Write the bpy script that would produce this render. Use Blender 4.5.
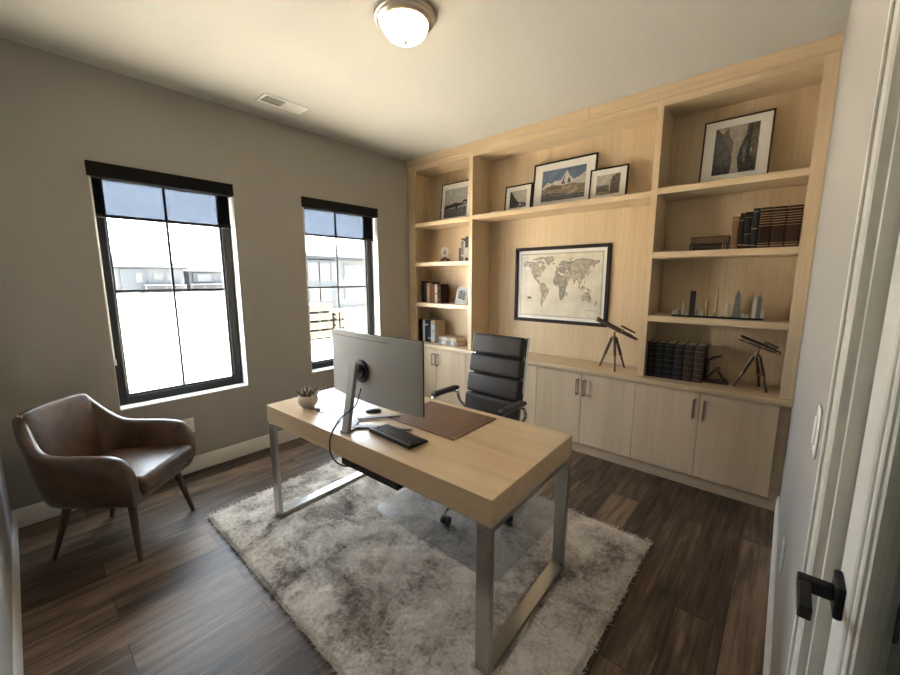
import bpy, bmesh, math, random
from mathutils import Vector, Matrix
random.seed(7)
for o in list(bpy.data.objects): bpy.data.objects.remove(o)
SC = bpy.context.scene
COL = SC.collection
PI = math.pi

# ---------------------------------------------------------------- camera, world, exposure
cam_d = bpy.data.cameras.new('camera'); cam = bpy.data.objects.new('camera', cam_d); COL.objects.link(cam)
cam_d.sensor_width = 36.0; cam_d.lens = 383.58/900*36; cam_d.clip_start = 0.02; cam_d.clip_end = 500
cam.location = (3.3051, -3.0424, 1.4649)
YAW, PITCH = 0.7216, 0.1525
cam.rotation_euler = (PI/2-PITCH, 0, YAW)
SC.camera = cam
SC.view_settings.view_transform = 'Standard'; SC.view_settings.look = 'None'
SC.view_settings.exposure = 1.74; SC.view_settings.gamma = 1.0
try: SC.view_settings.use_curve_mapping = False
except Exception: pass
world = bpy.data.worlds.new('sky'); SC.world = world; world.use_nodes = True
wb = world.node_tree.nodes['Background']
wb.inputs[0].default_value = (0.80, 0.90, 1.0, 1); wb.inputs[1].default_value = 5.5
LAMP_STRENGTH = 5.5
sun_d = bpy.data.lights.new('sun', 'SUN'); sun_d.energy = 62; sun_d.angle = .02; sun_d.color = (1, .95, .87)
sun = bpy.data.objects.new('sun', sun_d); COL.objects.link(sun)
sun.rotation_euler = Vector((.06, .42, .9)).to_track_quat('Z', 'Y').to_euler()   # high, beside the house: lights the ground, not the room
def portal(name, y0, y1, z0, z1):
    d = bpy.data.lights.new(name, 'AREA'); d.shape = 'RECTANGLE'; d.size = z1-z0; d.size_y = y1-y0
    d.cycles.is_portal = True
    o = bpy.data.objects.new(name, d); COL.objects.link(o)
    o.location = (-0.17, (y0+y1)/2, (z0+z1)/2); o.rotation_euler = (0, -PI/2, 0)
W1A, W1B, W2A, W2B, WB, WT = -2.6495, -1.8255, -1.2584, -0.4361, 0.580, 2.176
portal('daylight_portal', W1A, W1B, WB, WT); portal('daylight_portal', W2A, W2B, WB, WT)

H, W, F = 2.74, 3.387, -3.189

# ---------------------------------------------------------------- materials
def new_mat(name):
    m = bpy.data.materials.new(name); m.use_nodes = True
    return m, m.node_tree, m.node_tree.nodes['Principled BSDF']
def plain(name, col, rough=.5, metal=0, spec=.5, bump=0, bscale=60, coat=0, var=0):
    m, nt, b = new_mat(name); N, L = nt.nodes, nt.links
    b.inputs['Base Color'].default_value = (*col, 1); b.inputs['Roughness'].default_value = rough
    b.inputs['Metallic'].default_value = metal; b.inputs['Specular IOR Level'].default_value = spec
    b.inputs['Coat Weight'].default_value = coat; b.inputs['Coat Roughness'].default_value = .2
    if bump or var:
        tc = N.new('ShaderNodeTexCoord'); nz = N.new('ShaderNodeTexNoise'); nz.inputs['Scale'].default_value = bscale
        nz.inputs['Detail'].default_value = 4; L.new(tc.outputs['Object'], nz.inputs['Vector'])
        if bump:
            bp = N.new('ShaderNodeBump'); bp.inputs['Strength'].default_value = bump; bp.inputs['Distance'].default_value = .01
            L.new(nz.outputs['Fac'], bp.inputs['Height']); L.new(bp.outputs['Normal'], b.inputs['Normal'])
        if var:
            cr = N.new('ShaderNodeValToRGB'); L.new(nz.outputs['Fac'], cr.inputs['Fac'])
            cr.color_ramp.elements[0].position = .3; cr.color_ramp.elements[1].position = .7
            cr.color_ramp.elements[0].color = (*[c*(1-var) for c in col], 1); cr.color_ramp.elements[1].color = (*[min(1, c*(1+var)) for c in col], 1)
            L.new(cr.outputs['Color'], b.inputs['Base Color'])
    return m
def wood(name, c_dark, c_light, axis='Z', rough=.4, fine=55, stretch=.05, coat=0.0, spec=.5, blotch=.5):
    m, nt, b = new_mat(name); N, L = nt.nodes, nt.links
    tc = N.new('ShaderNodeTexCoord'); mp = N.new('ShaderNodeMapping')
    L.new(tc.outputs['Object'], mp.inputs['Vector'])
    sc = {'X': (stretch, 1, 1), 'Y': (1, stretch, 1), 'Z': (1, 1, stretch)}[axis]
    mp.inputs['Scale'].default_value = sc
    n1 = N.new('ShaderNodeTexNoise'); n1.inputs['Scale'].default_value = fine; n1.inputs['Detail'].default_value = 6; n1.inputs['Distortion'].default_value = .4
    n2 = N.new('ShaderNodeTexNoise'); n2.inputs['Scale'].default_value = fine*.12; n2.inputs['Detail'].default_value = 3; n2.inputs['Distortion'].default_value = 1.0
    L.new(mp.outputs[0], n1.inputs['Vector']); L.new(mp.outputs[0], n2.inputs['Vector'])
    mx = N.new('ShaderNodeMix'); mx.data_type = 'FLOAT'; mx.inputs[0].default_value = blotch
    L.new(n1.outputs['Fac'], mx.inputs[2]); L.new(n2.outputs['Fac'], mx.inputs[3])
    cr = N.new('ShaderNodeValToRGB'); L.new(mx.outputs[0], cr.inputs['Fac'])
    cr.color_ramp.elements[0].position = .34; cr.color_ramp.elements[1].position = .62
    cr.color_ramp.elements[0].color = (*c_dark, 1); cr.color_ramp.elements[1].color = (*c_light, 1)
    L.new(cr.outputs['Color'], b.inputs['Base Color'])
    b.inputs['Roughness'].default_value = rough; b.inputs['Coat Weight'].default_value = coat; b.inputs['Specular IOR Level'].default_value = spec
    b.inputs['Coat Roughness'].default_value = .25
    return m
M = {}
M['wall'] = plain('wall_paint', (.362, .342, .315), .75, bump=.06, bscale=140, spec=.3)
M['ceiling'] = plain('ceiling_paint', (.51, .495, .45), .85, bump=.12, bscale=110, spec=.2)
M['trim'] = plain('trim_paint', (.74, .72, .68), .4)
M['return'] = plain('window_return_daylit_white', (.72, .72, .7), .6)  # whiter than the wall: daylight on the returns is put into this colour
MD, ML = (.51, .378, .232), (.615, .470, .305)
M['maple_v'] = wood('maple_vertical_grain', MD, ML, 'Z', .42)
M['maple_h'] = wood('maple_horizontal_grain', MD, ML, 'X', .42)
M['maple_y'] = wood('maple_deep_grain', MD, ML, 'Y', .42)
M['maple_door'] = wood('maple_door_grain', (.51, .385, .255), (.605, .47, .32), 'Z', .4, fine=35, blotch=.65)  # slightly greyer maple, cool light on the lower doors put into the colour
M['maple_kick'] = wood('maple_plinth_grain', (.40, .30, .20), (.47, .36, .245), 'X', .5)
M['desk'] = wood('desk_veneer', (.56, .395, .225), (.70, .52, .325), 'X', .33, fine=40, coat=.25, blotch=.6)
M['steel'] = plain('brushed_steel', (.50, .48, .45), .3, 1)
M['nickel'] = plain('brushed_nickel', (.52, .47, .4), .3, 1)
M['chrome'] = plain('chrome', (.8, .8, .8), .1, 1)
M['black'] = plain('black_plastic', (.014, .014, .016), .4)
M['black_frame'] = plain('black_window_vinyl', (.012, .011, .011), .5, spec=.3)
M['black_metal'] = plain('black_hardware', (.012, .012, .013), .4, .3)
M['valance'] = plain('valance_charcoal', (.012, .011, .010), .7, spec=.2)
M['silver'] = plain('monitor_silver', (.40, .40, .40), .6, 0, spec=.25)
M['silver_dark'] = plain('stand_silver', (.30, .295, .29), .5, .2)
M['screen_dark'] = plain('screen_glass', (.01, .01, .012), .12)
M['leather_dark'] = plain('black_leather', (.042, .032, .026), .55, bump=.25, bscale=220)
M['rubber'] = plain('caster_rubber', (.01, .01, .01), .5)
M['bronze'] = plain('handle_bronze', (.26, .205, .16), .4, .6)
M['white_plate'] = plain('outlet_plastic', (.75, .73, .69), .4)
M['slot'] = plain('outlet_slot', (.05, .05, .05), .6)
M['paper'] = plain('book_paper', (.58, .5, .38), .8)
M['mat_white'] = plain('picture_mat', (.86, .83, .76), .8)
M['dark_wood'] = wood('dark_frame_wood', (.012, .008, .006), (.026, .017, .012), 'X', .55, spec=.25)
M['brown_frame'] = wood('brown_frame_wood', (.05, .028, .015), (.10, .058, .03), 'X', .5, spec=.3)
M['telescope'] = plain('telescope_bronze', (.06, .030, .017), .4, .3)
M['brass'] = plain('aged_brass', (.26, .155, .07), .38, .8)
M['ceramic'] = plain('pot_ceramic', (.52, .47, .41), .6, bump=.15, bscale=80, var=.12)
M['soil'] = plain('potting_soil', (.03, .02, .015), .9, bump=.5, bscale=200)
M['succulent'] = plain('succulent_leaf', (.12, .09, .07), .5, var=.35, bscale=50)
M['succulent_tip'] = plain('succulent_pale_leaf', (.42, .38, .31), .5)
M['desk_pad'] = plain('desk_pad_leather', (.165, .085, .042), .45, bump=.12, bscale=300, var=.12)
M['pad_stitch'] = plain('desk_pad_stitch_band', (.30, .18, .1), .5)
M['key'] = plain('key_plastic', (.022, .022, .024), .35)
M['vent'] = plain('vent_white', (.82, .80, .74), .5)
M['vent_dark'] = plain('vent_shade_dark', (.05, .045, .04), .7)  # stands in for the shade behind the louvres
M['walnut'] = wood('walnut_leg', (.05, .026, .014), (.10, .055, .03), 'Z', .4)
# leather of the armchair: patina
def leather():
    m, nt, b = new_mat('brown_leather'); N, L = nt.nodes, nt.links
    tc = N.new('ShaderNodeTexCoord'); n1 = N.new('ShaderNodeTexNoise'); n1.inputs['Scale'].default_value = 9; n1.inputs['Detail'].default_value = 6; n1.inputs['Distortion'].default_value = .8
    L.new(tc.outputs['Object'], n1.inputs['Vector'])
    cr = N.new('ShaderNodeValToRGB'); L.new(n1.outputs['Fac'], cr.inputs['Fac'])
    e = cr.color_ramp.elements; e[0].position = .3; e[1].position = .72
    e[0].color = (.046, .023, .012, 1); e[1].color = (.115, .062, .034, 1)
    L.new(cr.outputs['Color'], b.inputs['Base Color'])
    n2 = N.new('ShaderNodeTexNoise'); n2.inputs['Scale'].default_value = 160; L.new(tc.outputs['Object'], n2.inputs['Vector'])
    bp = N.new('ShaderNodeBump'); bp.inputs['Strength'].default_value = .12; bp.inputs['Distance'].default_value = .01
    L.new(n2.outputs['Fac'], bp.inputs['Height']); L.new(bp.outputs['Normal'], b.inputs['Normal'])
    b.inputs['Roughness'].default_value = .36
    return m
M['leather'] = leather()
def floor_mat():
    m, nt, b = new_mat('plank_floor'); N, L = nt.nodes, nt.links
    tc = N.new('ShaderNodeTexCoord')
    sx = N.new('ShaderNodeSeparateXYZ'); L.new(tc.outputs['Object'], sx.inputs[0])
    cb = N.new('ShaderNodeCombineXYZ'); L.new(sx.outputs['Y'], cb.inputs['X']); L.new(sx.outputs['X'], cb.inputs['Y'])
    br = N.new('ShaderNodeTexBrick'); br.offset = .37; br.offset_frequency = 2
    br.inputs['Scale'].default_value = 1; br.inputs['Brick Width'].default_value = 1.22; br.inputs['Row Height'].default_value = .18
    br.inputs['Mortar Size'].default_value = .0016; br.inputs['Mortar Smooth'].default_value = .2; br.inputs['Bias'].default_value = 0
    br.inputs['Color1'].default_value = (0, 0, 0, 1); br.inputs['Color2'].default_value = (1, 1, 1, 1); br.inputs['Mortar'].default_value = (.5, .5, .5, 1)
    L.new(cb.outputs[0], br.inputs['Vector'])
    # per plank shift of the grain
    ad = N.new('ShaderNodeVectorMath'); ad.operation = 'MULTIPLY_ADD'
    L.new(br.outputs['Color'], ad.inputs[0]); ad.inputs[1].default_value = (7, 3, 5); L.new(cb.outputs[0], ad.inputs[2])
    mp = N.new('ShaderNodeMapping'); mp.inputs['Scale'].default_value = (1.0, 22, 1); L.new(ad.outputs[0], mp.inputs['Vector'])
    n1 = N.new('ShaderNodeTexNoise'); n1.inputs['Scale'].default_value = 2.2; n1.inputs['Detail'].default_value = 8; n1.inputs['Roughness'].default_value = .62; n1.inputs['Distortion'].default_value = .6
    L.new(mp.outputs[0], n1.inputs['Vector'])
    mp2 = N.new('ShaderNodeMapping'); mp2.inputs['Scale'].default_value = (1.0, 4.5, 1); L.new(ad.outputs[0], mp2.inputs['Vector'])
    n2 = N.new('ShaderNodeTexNoise'); n2.inputs['Scale'].default_value = 2.0; n2.inputs['Detail'].default_value = 4; n2.inputs['Distortion'].default_value = 1.5
    L.new(mp2.outputs[0], n2.inputs['Vector'])
    m1 = N.new('ShaderNodeMix'); m1.data_type = 'FLOAT'; m1.inputs[0].default_value = .45; L.new(n1.outputs['Fac'], m1.inputs[2]); L.new(n2.outputs['Fac'], m1.inputs[3])
    m2 = N.new('ShaderNodeMix'); m2.data_type = 'FLOAT'; m2.inputs[0].default_value = .16; L.new(m1.outputs[0], m2.inputs[2]); L.new(br.outputs['Color'], m2.inputs[3])
    cr = N.new('ShaderNodeValToRGB'); L.new(m2.outputs[0], cr.inputs['Fac'])
    e = cr.color_ramp.elements; e[0].position = .36; e[0].color = (.026, .016, .0105, 1); e[1].position = .64; e[1].color = (.245, .166, .110, 1)
    e2 = e.new(.5); e2.color = (.098, .063, .041, 1)
    mm = N.new('ShaderNodeMix'); mm.data_type = 'RGBA'; L.new(br.outputs['Fac'], mm.inputs[0]); L.new(cr.outputs['Color'], mm.inputs[6]); mm.inputs[7].default_value = (.015, .011, .009, 1)
    L.new(mm.outputs[2], b.inputs['Base Color'])
    b.inputs['Roughness'].default_value = .42; b.inputs['Specular IOR Level'].default_value = .36
    bp = N.new('ShaderNodeBump'); bp.inputs['Strength'].default_value = .12; bp.inputs['Distance'].default_value = .004
    L.new(n1.outputs['Fac'], bp.inputs['Height']); L.new(bp.outputs['Normal'], b.inputs['Normal'])
    return m
M['floor'] = floor_mat()
def rug_mat(k=1.28):
    m, nt, b = new_mat('shag_pile'); N, L = nt.nodes, nt.links
    tc = N.new('ShaderNodeTexCoord')
    n1 = N.new('ShaderNodeTexNoise'); n1.inputs['Scale'].default_value = 3.0; n1.inputs['Detail'].default_value = 8; n1.inputs['Roughness'].default_value = .72; n1.inputs['Distortion'].default_value = .45
    L.new(tc.outputs['Object'], n1.inputs['Vector'])
    n3 = N.new('ShaderNodeTexNoise'); n3.inputs['Scale'].default_value = 60; n3.inputs['Detail'].default_value = 3; L.new(tc.outputs['Object'], n3.inputs['Vector'])
    mx = N.new('ShaderNodeMix'); mx.data_type = 'FLOAT'; mx.inputs[0].default_value = .2; L.new(n1.outputs['Fac'], mx.inputs[2]); L.new(n3.outputs['Fac'], mx.inputs[3])
    cr = N.new('ShaderNodeValToRGB'); L.new(mx.outputs[0], cr.inputs['Fac'])
    e = cr.color_ramp.elements; e[0].position = .40; e[0].color = (.155*k, .130*k, .110*k, 1); e[1].position = .59; e[1].color = (.54*k, .49*k, .435*k, 1)
    e2 = e.new(.48); e2.color = (.355*k, .312*k, .27*k, 1)
    L.new(cr.outputs['Color'], b.inputs['Base Color']); b.inputs['Roughness'].default_value = .95; b.inputs['Specular IOR Level'].default_value = .1
    return m
M['rug'] = rug_mat()
M['rug_back'] = plain('rug_backing', (.19, .165, .14), .95)
def glassy(name, tint, fac, rough, extra=None):
    m, nt, b = new_mat(name); N, L = nt.nodes, nt.links; N.remove(b)
    out = N['Material Output']; tr = N.new('ShaderNodeBsdfTransparent'); tr.inputs[0].default_value = (*tint, 1)
    gl = N.new('ShaderNodeBsdfGlossy'); gl.inputs['Roughness'].default_value = rough; gl.inputs[0].default_value = (.9, .9, .9, 1)
    fr = N.new('ShaderNodeLayerWeight'); fr.inputs['Blend'].default_value = .5
    pw = N.new('ShaderNodeMath'); pw.operation = 'POWER'; L.new(fr.outputs['Facing'], pw.inputs[0]); pw.inputs[1].default_value = 4.5
    ma = N.new('ShaderNodeMath'); ma.operation = 'MULTIPLY_ADD'; L.new(pw.outputs[0], ma.inputs[0]); ma.inputs[1].default_value = fac[1]; ma.inputs[2].default_value = fac[0]
    mx = N.new('ShaderNodeMixShader'); L.new(ma.outputs[0], mx.inputs[0])
    a = tr
    if extra:
        df = N.new('ShaderNodeBsdfDiffuse'); df.inputs[0].default_value = (*extra[1], 1)
        m0 = N.new('ShaderNodeMixShader'); m0.inputs[0].default_value = extra[0]; L.new(tr.outputs[0], m0.inputs[1]); L.new(df.outputs[0], m0.inputs[2]); a = m0
    L.new(a.outputs[0], mx.inputs[1]); L.new(gl.outputs[0], mx.inputs[2]); L.new(mx.outputs[0], out.inputs[0])
    return m
M['glass'] = glassy('window_glass', (.97, .98, .98), (.02, .4), .0)
M['door_glass'] = glassy('door_glass', (.92, .93, .92), (.03, .10), .0)
M['picture_glass'] = glassy('picture_glass', (.985, .985, .985), (.006, .08), .05)
M['vinyl_mat'] = glassy('clear_vinyl', (.90, .905, .91), (.05, .75), .24, (.10, (.45, .46, .48)))
M['shade'] = glassy('solar_screen', (.235, .245, .265), (.0, .0), .5, (.22, (.05, .055, .065)))
def emit(name, col, s):
    m, nt, b = new_mat(name); b.inputs['Emission Color'].default_value = (*col, 1); b.inputs['Emission Strength'].default_value = s
    b.inputs['Base Color'].default_value = (.8, .78, .72, 1); b.inputs['Roughness'].default_value = .3
    return m
M['dome'] = emit('lit_frosted_glass', (1.0, .74, .46), LAMP_STRENGTH)
M['ground'] = plain('dry_dirt', (.52, .47, .39), .95, var=.14, bscale=.12)
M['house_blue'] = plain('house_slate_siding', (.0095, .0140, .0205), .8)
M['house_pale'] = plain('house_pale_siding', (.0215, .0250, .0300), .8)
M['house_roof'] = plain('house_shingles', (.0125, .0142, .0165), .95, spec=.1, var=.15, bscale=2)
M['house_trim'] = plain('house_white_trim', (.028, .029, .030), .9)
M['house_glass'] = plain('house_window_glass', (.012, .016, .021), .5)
M['lumber'] = wood('raw_lumber', (.018, .014, .009), (.034, .028, .018), 'Y', .8)
M['lumber_dark'] = plain('lumber_bearer_wood', (.016, .014, .012), .9)  # dark wood tone of the bearers under each bundle

# ---------------------------------------------------------------- mesh helpers
class MB:
    def __init__(s): s.bm = bmesh.new()
    def _merge(s, t, mi, mat=None):
        for f in t.faces: f.material_index = mi
        if mat is not None: bmesh.ops.transform(t, matrix=mat, verts=t.verts)
        me = bpy.data.meshes.new('tmp'); t.to_mesh(me); t.free(); s.bm.from_mesh(me); bpy.data.meshes.remove(me)
        return s
    def box(s, x0, x1, y0, y1, z0, z1, bev=0, mi=0, seg=1, mat=None):
        t = bmesh.new(); bmesh.ops.create_cube(t, size=1)
        for v in t.verts: v.co = Vector(((x0+x1)/2+v.co.x*(x1-x0), (y0+y1)/2+v.co.y*(y1-y0), (z0+z1)/2+v.co.z*(z1-z0)))
        if bev: bmesh.ops.bevel(t, geom=list(t.edges), offset=bev, segments=seg, profile=.5, affect='EDGES')
        return s._merge(t, mi, mat)
    def tube(s, pts, r, seg=10, mi=0, closed=False, r2=None, caps=True, mat=None, flat=1.0):
        t = bmesh.new(); pts = [Vector(p) for p in pts]; n = len(pts); rings = []
        prev = None
        for i, p in enumerate(pts):
            a = pts[(i-1) % n] if (closed or i > 0) else p; b = pts[(i+1) % n] if (closed or i < n-1) else p
            d = (b-a).normalized()
            if prev is None:
                u = d.orthogonal().normalized()
            else:
                u = (prev-d*prev.dot(d)).normalized()
            prev = u; v = d.cross(u)
            rr = r if r2 is None else r+(r2-r)*i/max(1, n-1)
            rings.append([t.verts.new(p+(u*math.cos(2*PI*k/seg)+v*math.sin(2*PI*k/seg)*flat)*rr) for k in range(seg)])
        for i in range(n if closed else n-1):
            A, B = rings[i], rings[(i+1) % n]
            for k in range(seg): t.faces.new((A[k], A[(k+1) % seg], B[(k+1) % seg], B[k]))
        if caps and not closed:
            t.faces.new(rings[0][::-1]); t.faces.new(rings[-1])
        return s._merge(t, mi, mat)
    def lathe(s, prof, c=(0, 0, 0), seg=32, mi=0, mat=None):
        t = bmesh.new(); rings = []
        for r, z in prof:
            if r < 1e-6: rings.append([t.verts.new((c[0], c[1], c[2]+z))])
            else: rings.append([t.verts.new((c[0]+r*math.cos(2*PI*k/seg), c[1]+r*math.sin(2*PI*k/seg), c[2]+z)) for k in range(seg)])
        for A, B in zip(rings, rings[1:]):
            if len(A) == 1 and len(B) == 1: continue
            for k in range(seg):
                k2 = (k+1) % seg
                if len(A) == 1: t.faces.new((A[0], B[k2], B[k]))
                elif len(B) == 1: t.faces.new((A[k], A[k2], B[0]))
                else: t.faces.new((A[k], A[k2], B[k2], B[k]))
        bmesh.ops.recalc_face_normals(t, faces=t.faces)
        return s._merge(t, mi, mat)
    def prism(s, poly, h0, h1, axis='Z', mi=0, bev=0, mat=None):
        t = bmesh.new()
        def P(a, b, h): return {'Z': (a, b, h), 'Y': (a, h, b), 'X': (h, a, b)}[axis]
        A = [t.verts.new(P(a, b, h0)) for a, b in poly]; B = [t.verts.new(P(a, b, h1)) for a, b in poly]
        n = len(poly)
        t.faces.new(A); t.faces.new(B[::-1])
        for i in range(n): t.faces.new((A[i], B[i], B[(i+1) % n], A[(i+1) % n]))
        bmesh.ops.recalc_face_normals(t, faces=t.faces)
        if bev: bmesh.ops.bevel(t, geom=list(t.edges), offset=bev, segments=1, affect='EDGES')
        return s._merge(t, mi, mat)
    def face(s, pts, mi=0, mat=None):
        t = bmesh.new(); t.faces.new([t.verts.new(p) for p in pts])
        return s._merge(t, mi, mat)
    def sphere(s, c, r, mi=0, seg=16, sc=(1, 1, 1), mat=None):
        t = bmesh.new(); bmesh.ops.create_uvsphere(t, u_segments=seg, v_segments=max(6, seg//2), radius=r)
        for v in t.verts: v.co = Vector((c[0]+v.co.x*sc[0], c[1]+v.co.y*sc[1], c[2]+v.co.z*sc[2]))
        return s._merge(t, mi, mat)
    def build(s, name, mats, parent=None, world=False, sharp=.6, mat=None):
        if not isinstance(mats, (list, tuple)): mats = [mats]
        if world and parent is not None:
            bmesh.ops.transform(s.bm, matrix=WM[parent.name].inverted(), verts=s.bm.verts)
        for f in s.bm.faces: f.smooth = True
        for e in s.bm.edges:
            if len(e.link_faces) == 2:
                if e.calc_face_angle(0) > sharp: e.smooth = False
            else: e.smooth = False
        me = bpy.data.meshes.new(name); s.bm.to_mesh(me); s.bm.free()
        for m in mats: me.materials.append(m)
        o = bpy.data.objects.new(name, me); COL.objects.link(o)
        if parent is not None: o.parent = parent
        return o
WM = {}
def tag(o, label, cat, group=None):
    o['label'] = label; o['category'] = cat
    if group: o['group'] = group
    return o
def thing(name, label, cat, loc=(0, 0, 0), rz=0, group=None):
    o = bpy.data.objects.new(name, None); COL.objects.link(o); o.empty_display_size = .1
    o.location = loc; o.rotation_euler = (0, 0, rz)
    WM[o.name] = Matrix.Translation(Vector(loc)) @ Matrix.Rotation(rz, 4, 'Z')
    return tag(o, label, cat, group)
def struct(o):
    o['kind'] = 'structure'; return o
def sgroup(name, loc=(0, 0, 0), rz=0):
    o = bpy.data.objects.new(name, None); COL.objects.link(o); o.location = loc; o.rotation_euler = (0, 0, rz)
    WM[o.name] = Matrix.Translation(Vector(loc)) @ Matrix.Rotation(rz, 4, 'Z')
    return struct(o)
def copy_tree(root, loc, rz, label, group=None):
    def cp(o, parent):
        c = o.copy(); COL.objects.link(c)
        if parent is not None: c.parent = parent
        for ch in [x for x in COL.objects if x.parent == o]: cp(ch, c)
        return c
    r = cp(root, None); r.location = loc; r.rotation_euler = (0, 0, rz); r['label'] = label
    if group: r['group'] = group
    return r
def rbox(mb, x0, x1, y0, y1, z0, z1, bev, mi=0, seg=3, mat=None): return mb.box(x0, x1, y0, y1, z0, z1, bev, mi, seg, mat)

# ---------------------------------------------------------------- room shell
WX = -0.16   # outer face of the window wall
struct(MB().box(WX, W+.12, F-.12, .36, -.12, 0).build('floor', M['floor']))
struct(MB().box(WX, W+.12, F-.12, .36, H, H+.15).build('ceiling', M['ceiling']))
mb = MB()
for a, b, z0, z1 in [(F-.12, W1A, 0, H), (W1B, W2A, 0, H), (W2B, .36, 0, H), (W1A, W1B, 0, WB), (W1A, W1B, WT, H), (W2A, W2B, 0, WB), (W2A, W2B, WT, H)]:
    mb.box(WX, 0, a, b, z0, z1)
struct(mb.build('wall_left', M['wall']))
struct(MB().box(0, W, .322, .36, 0, H).build('wall_back', M['wall']))
struct(MB().box(0, W+.12, F-.12, F, 0, H).build('wall_front', M['wall']))
DY0, DY1, DZ = -3.105, -2.302, 2.05        # doorway in the right wall
mb = MB(); mb.box(W, W+.12, DY1+.0186, .36, 0, H); mb.box(W, W+.12, F, DY0-.0186, 0, H); mb.box(W, W+.12, DY0-.0186, DY1+.0186, DZ+.0186, H)
struct(mb.build('wall_right', M['wall']))
# baseboards with a small bead along the top
def base(name, axis, a, b, off, sgn):
    prof = [(0, 0), (.014, 0), (.014, .088), (.011, .096), (.011, .106), (.006, .116), (0, .116)]
    mb = MB()
    if axis == 'Y': mb.prism([(off+sgn*u, v) for u, v in prof], a, b, 'Y')
    else: mb.prism([(off+sgn*u, v) for u, v in prof], a, b, 'X')
    return struct(mb.build(name, M['trim']))
base('baseboard_left', 'Y', F, -.002, 0, 1)
base('baseboard_right', 'Y', -2.222, -.002, W, -1)
base('baseboard_front', 'X', .014, W, F, 1)
# window returns and sills
for nm, a, b in (('trim_1', W1A, W1B), ('trim_2', W2A, W2B)):
    mb = MB(); t = .004
    mb.box(-.105, .0015, a, b, WB, WB+.012, .001); mb.box(-.105, .001, b-t, b, WB+.012, WT); mb.box(-.105, .001, a, a+t, WB+.012, WT); mb.box(-.105, .001, a+t, b-t, WT-t, WT)
    struct(mb.build(nm, M['return']))
# windows: black frame, muntin bars, pane
def window(name, a, b):
    g = sgroup(name, (-.10, (a+b)/2, WB))
    fr = MB(); fw = .062; x0, x1 = -.158, -.098; z0 = WB+.012; z1 = WT-.004; a += .004; b -= .004
    fr.box(x0, x1, a, a+fw, z0, z1, .004); fr.box(x0, x1, b-fw, b, z0, z1, .004); fr.box(x0, x1, a+fw, b-fw, z0, z0+.055, .004); fr.box(x0, x1, a+fw, b-fw, z1-.06, z1, .004)
    # inner sash step
    ia, ib, iz0, iz1 = a+fw, b-fw, z0+.055, z1-.06; st = .012
    fr.box(-.15, -.118, ia, ia+st, iz0, iz1); fr.box(-.15, -.118, ib-st, ib, iz0, iz1); fr.box(-.15, -.118, ia+st, ib-st, iz0, iz0+st); fr.box(-.15, -.118, ia+st, ib-st, iz1-st, iz1)
    fr.build('window_frame', M['black_frame'], g, True)
    ym = (a+b)/2-.004
    MB().box(-.142, -.126, ym-.008, ym+.008, iz0+st, iz1-st, .002).build('muntin_bar', M['black_frame'], g, True)
    mb = MB(); mb.box(-.142, -.126, ia+st, ym-.008, 1.372, 1.388, .002); mb.box(-.142, -.126, ym+.008, ib-st, 1.372, 1.388, .002)
    mb.build('muntin_bar', M['black_frame'], g, True)
    MB().box(-.136, -.132, ia+.004, ib-.004, iz0+.004, iz1-.004).build('window_pane', M['glass'], g, True)
window('window_1', W1A, W1B); window('window_2', W2A, W2B)
# door casing, jamb and the glazed door in the right wall
mb = MB(); x0, x1 = W-.016, W
mb.box(x0, x1, DY1+.018, DY1+.08, 0, DZ+.08, .003); mb.box(x0, x1, DY0-.08, DY0-.018, 0, DZ+.08, .003); mb.box(x0, x1, DY0-.018, DY1+.018, DZ+.018, DZ+.08, .003)
mb.box(x0-.004, x0, DY1+.066, DY1+.08, 0, DZ+.08, .001)
mb.box(W-.003, W+.12, DY1, DY1+.0185, 0, DZ+.0185); mb.box(W-.003, W+.12, DY0-.0185, DY0, 0, DZ+.0185); mb.box(W-.003, W+.12, DY0, DY1, DZ, DZ+.0185)
struct(mb.build('trim_3', plain('casing_paint', (.62, .60, .55), .4)))
g = sgroup('door_1', (W+.03, DY0, 0)); dx0, dx1 = W+.0125, W+.052
mb = MB(); sw = .088; a, b = DY0+.004, DY1-.004
mb.box(dx0, dx1, b-sw, b, .01, DZ-.004, .002); mb.box(dx0, dx1, a, a+sw, .01, DZ-.004, .002); mb.box(dx0, dx1, a+sw, b-sw, .01, .25, .002); mb.box(dx0, dx1, a+sw, b-sw, DZ-.12, DZ-.004, .002)
mb.build('door_leaf', M['trim'], g, True)
mb = MB(); gb = .013
for i, (xx, ww) in enumerate(((dx0+.004, gb), (dx0+.009, gb*1.25))):
    mb.box(xx, dx1-(xx-dx0), b-sw-ww, b-sw, .25, DZ-.12, .002); mb.box(xx, dx1-(xx-dx0), a+sw, a+sw+ww, .25, DZ-.12, .002)
    mb.box(xx, dx1-(xx-dx0), a+sw+ww, b-sw-ww, .25, .25+ww, .002); mb.box(xx, dx1-(xx-dx0), a+sw+ww, b-sw-ww, DZ-.12-ww, DZ-.12, .002)
mb.build('glazing_bead', M['trim'], g, True)
MB().box(dx0+.017, dx0+.022, a+sw+.01, b-sw-.01, .26, DZ-.13).build('door_pane', M['door_glass'], g, True)
def lever(sgn, x):
    mb = MB(); yc, zc = -2.350, 1.042
    mb.box(min(x, x+sgn*.009), max(x, x+sgn*.009), yc-.024, yc+.024, zc-.023, zc+.023, .002)
    mb.box(min(x+sgn*.009, x+sgn*.046), max(x+sgn*.009, x+sgn*.046), yc-.009, yc+.009, zc-.009, zc+.009, .002)
    mb.box(min(x+sgn*.032, x+sgn*.046), max(x+sgn*.032, x+sgn*.046), yc-.070, yc-.009, zc-.009, zc+.009, .002)
    o = mb.build('door_handle', M['black_metal'], g, True); o['label'] = 'black square lever handle'
lever(-1, dx0); lever(1, dx1)
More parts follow.
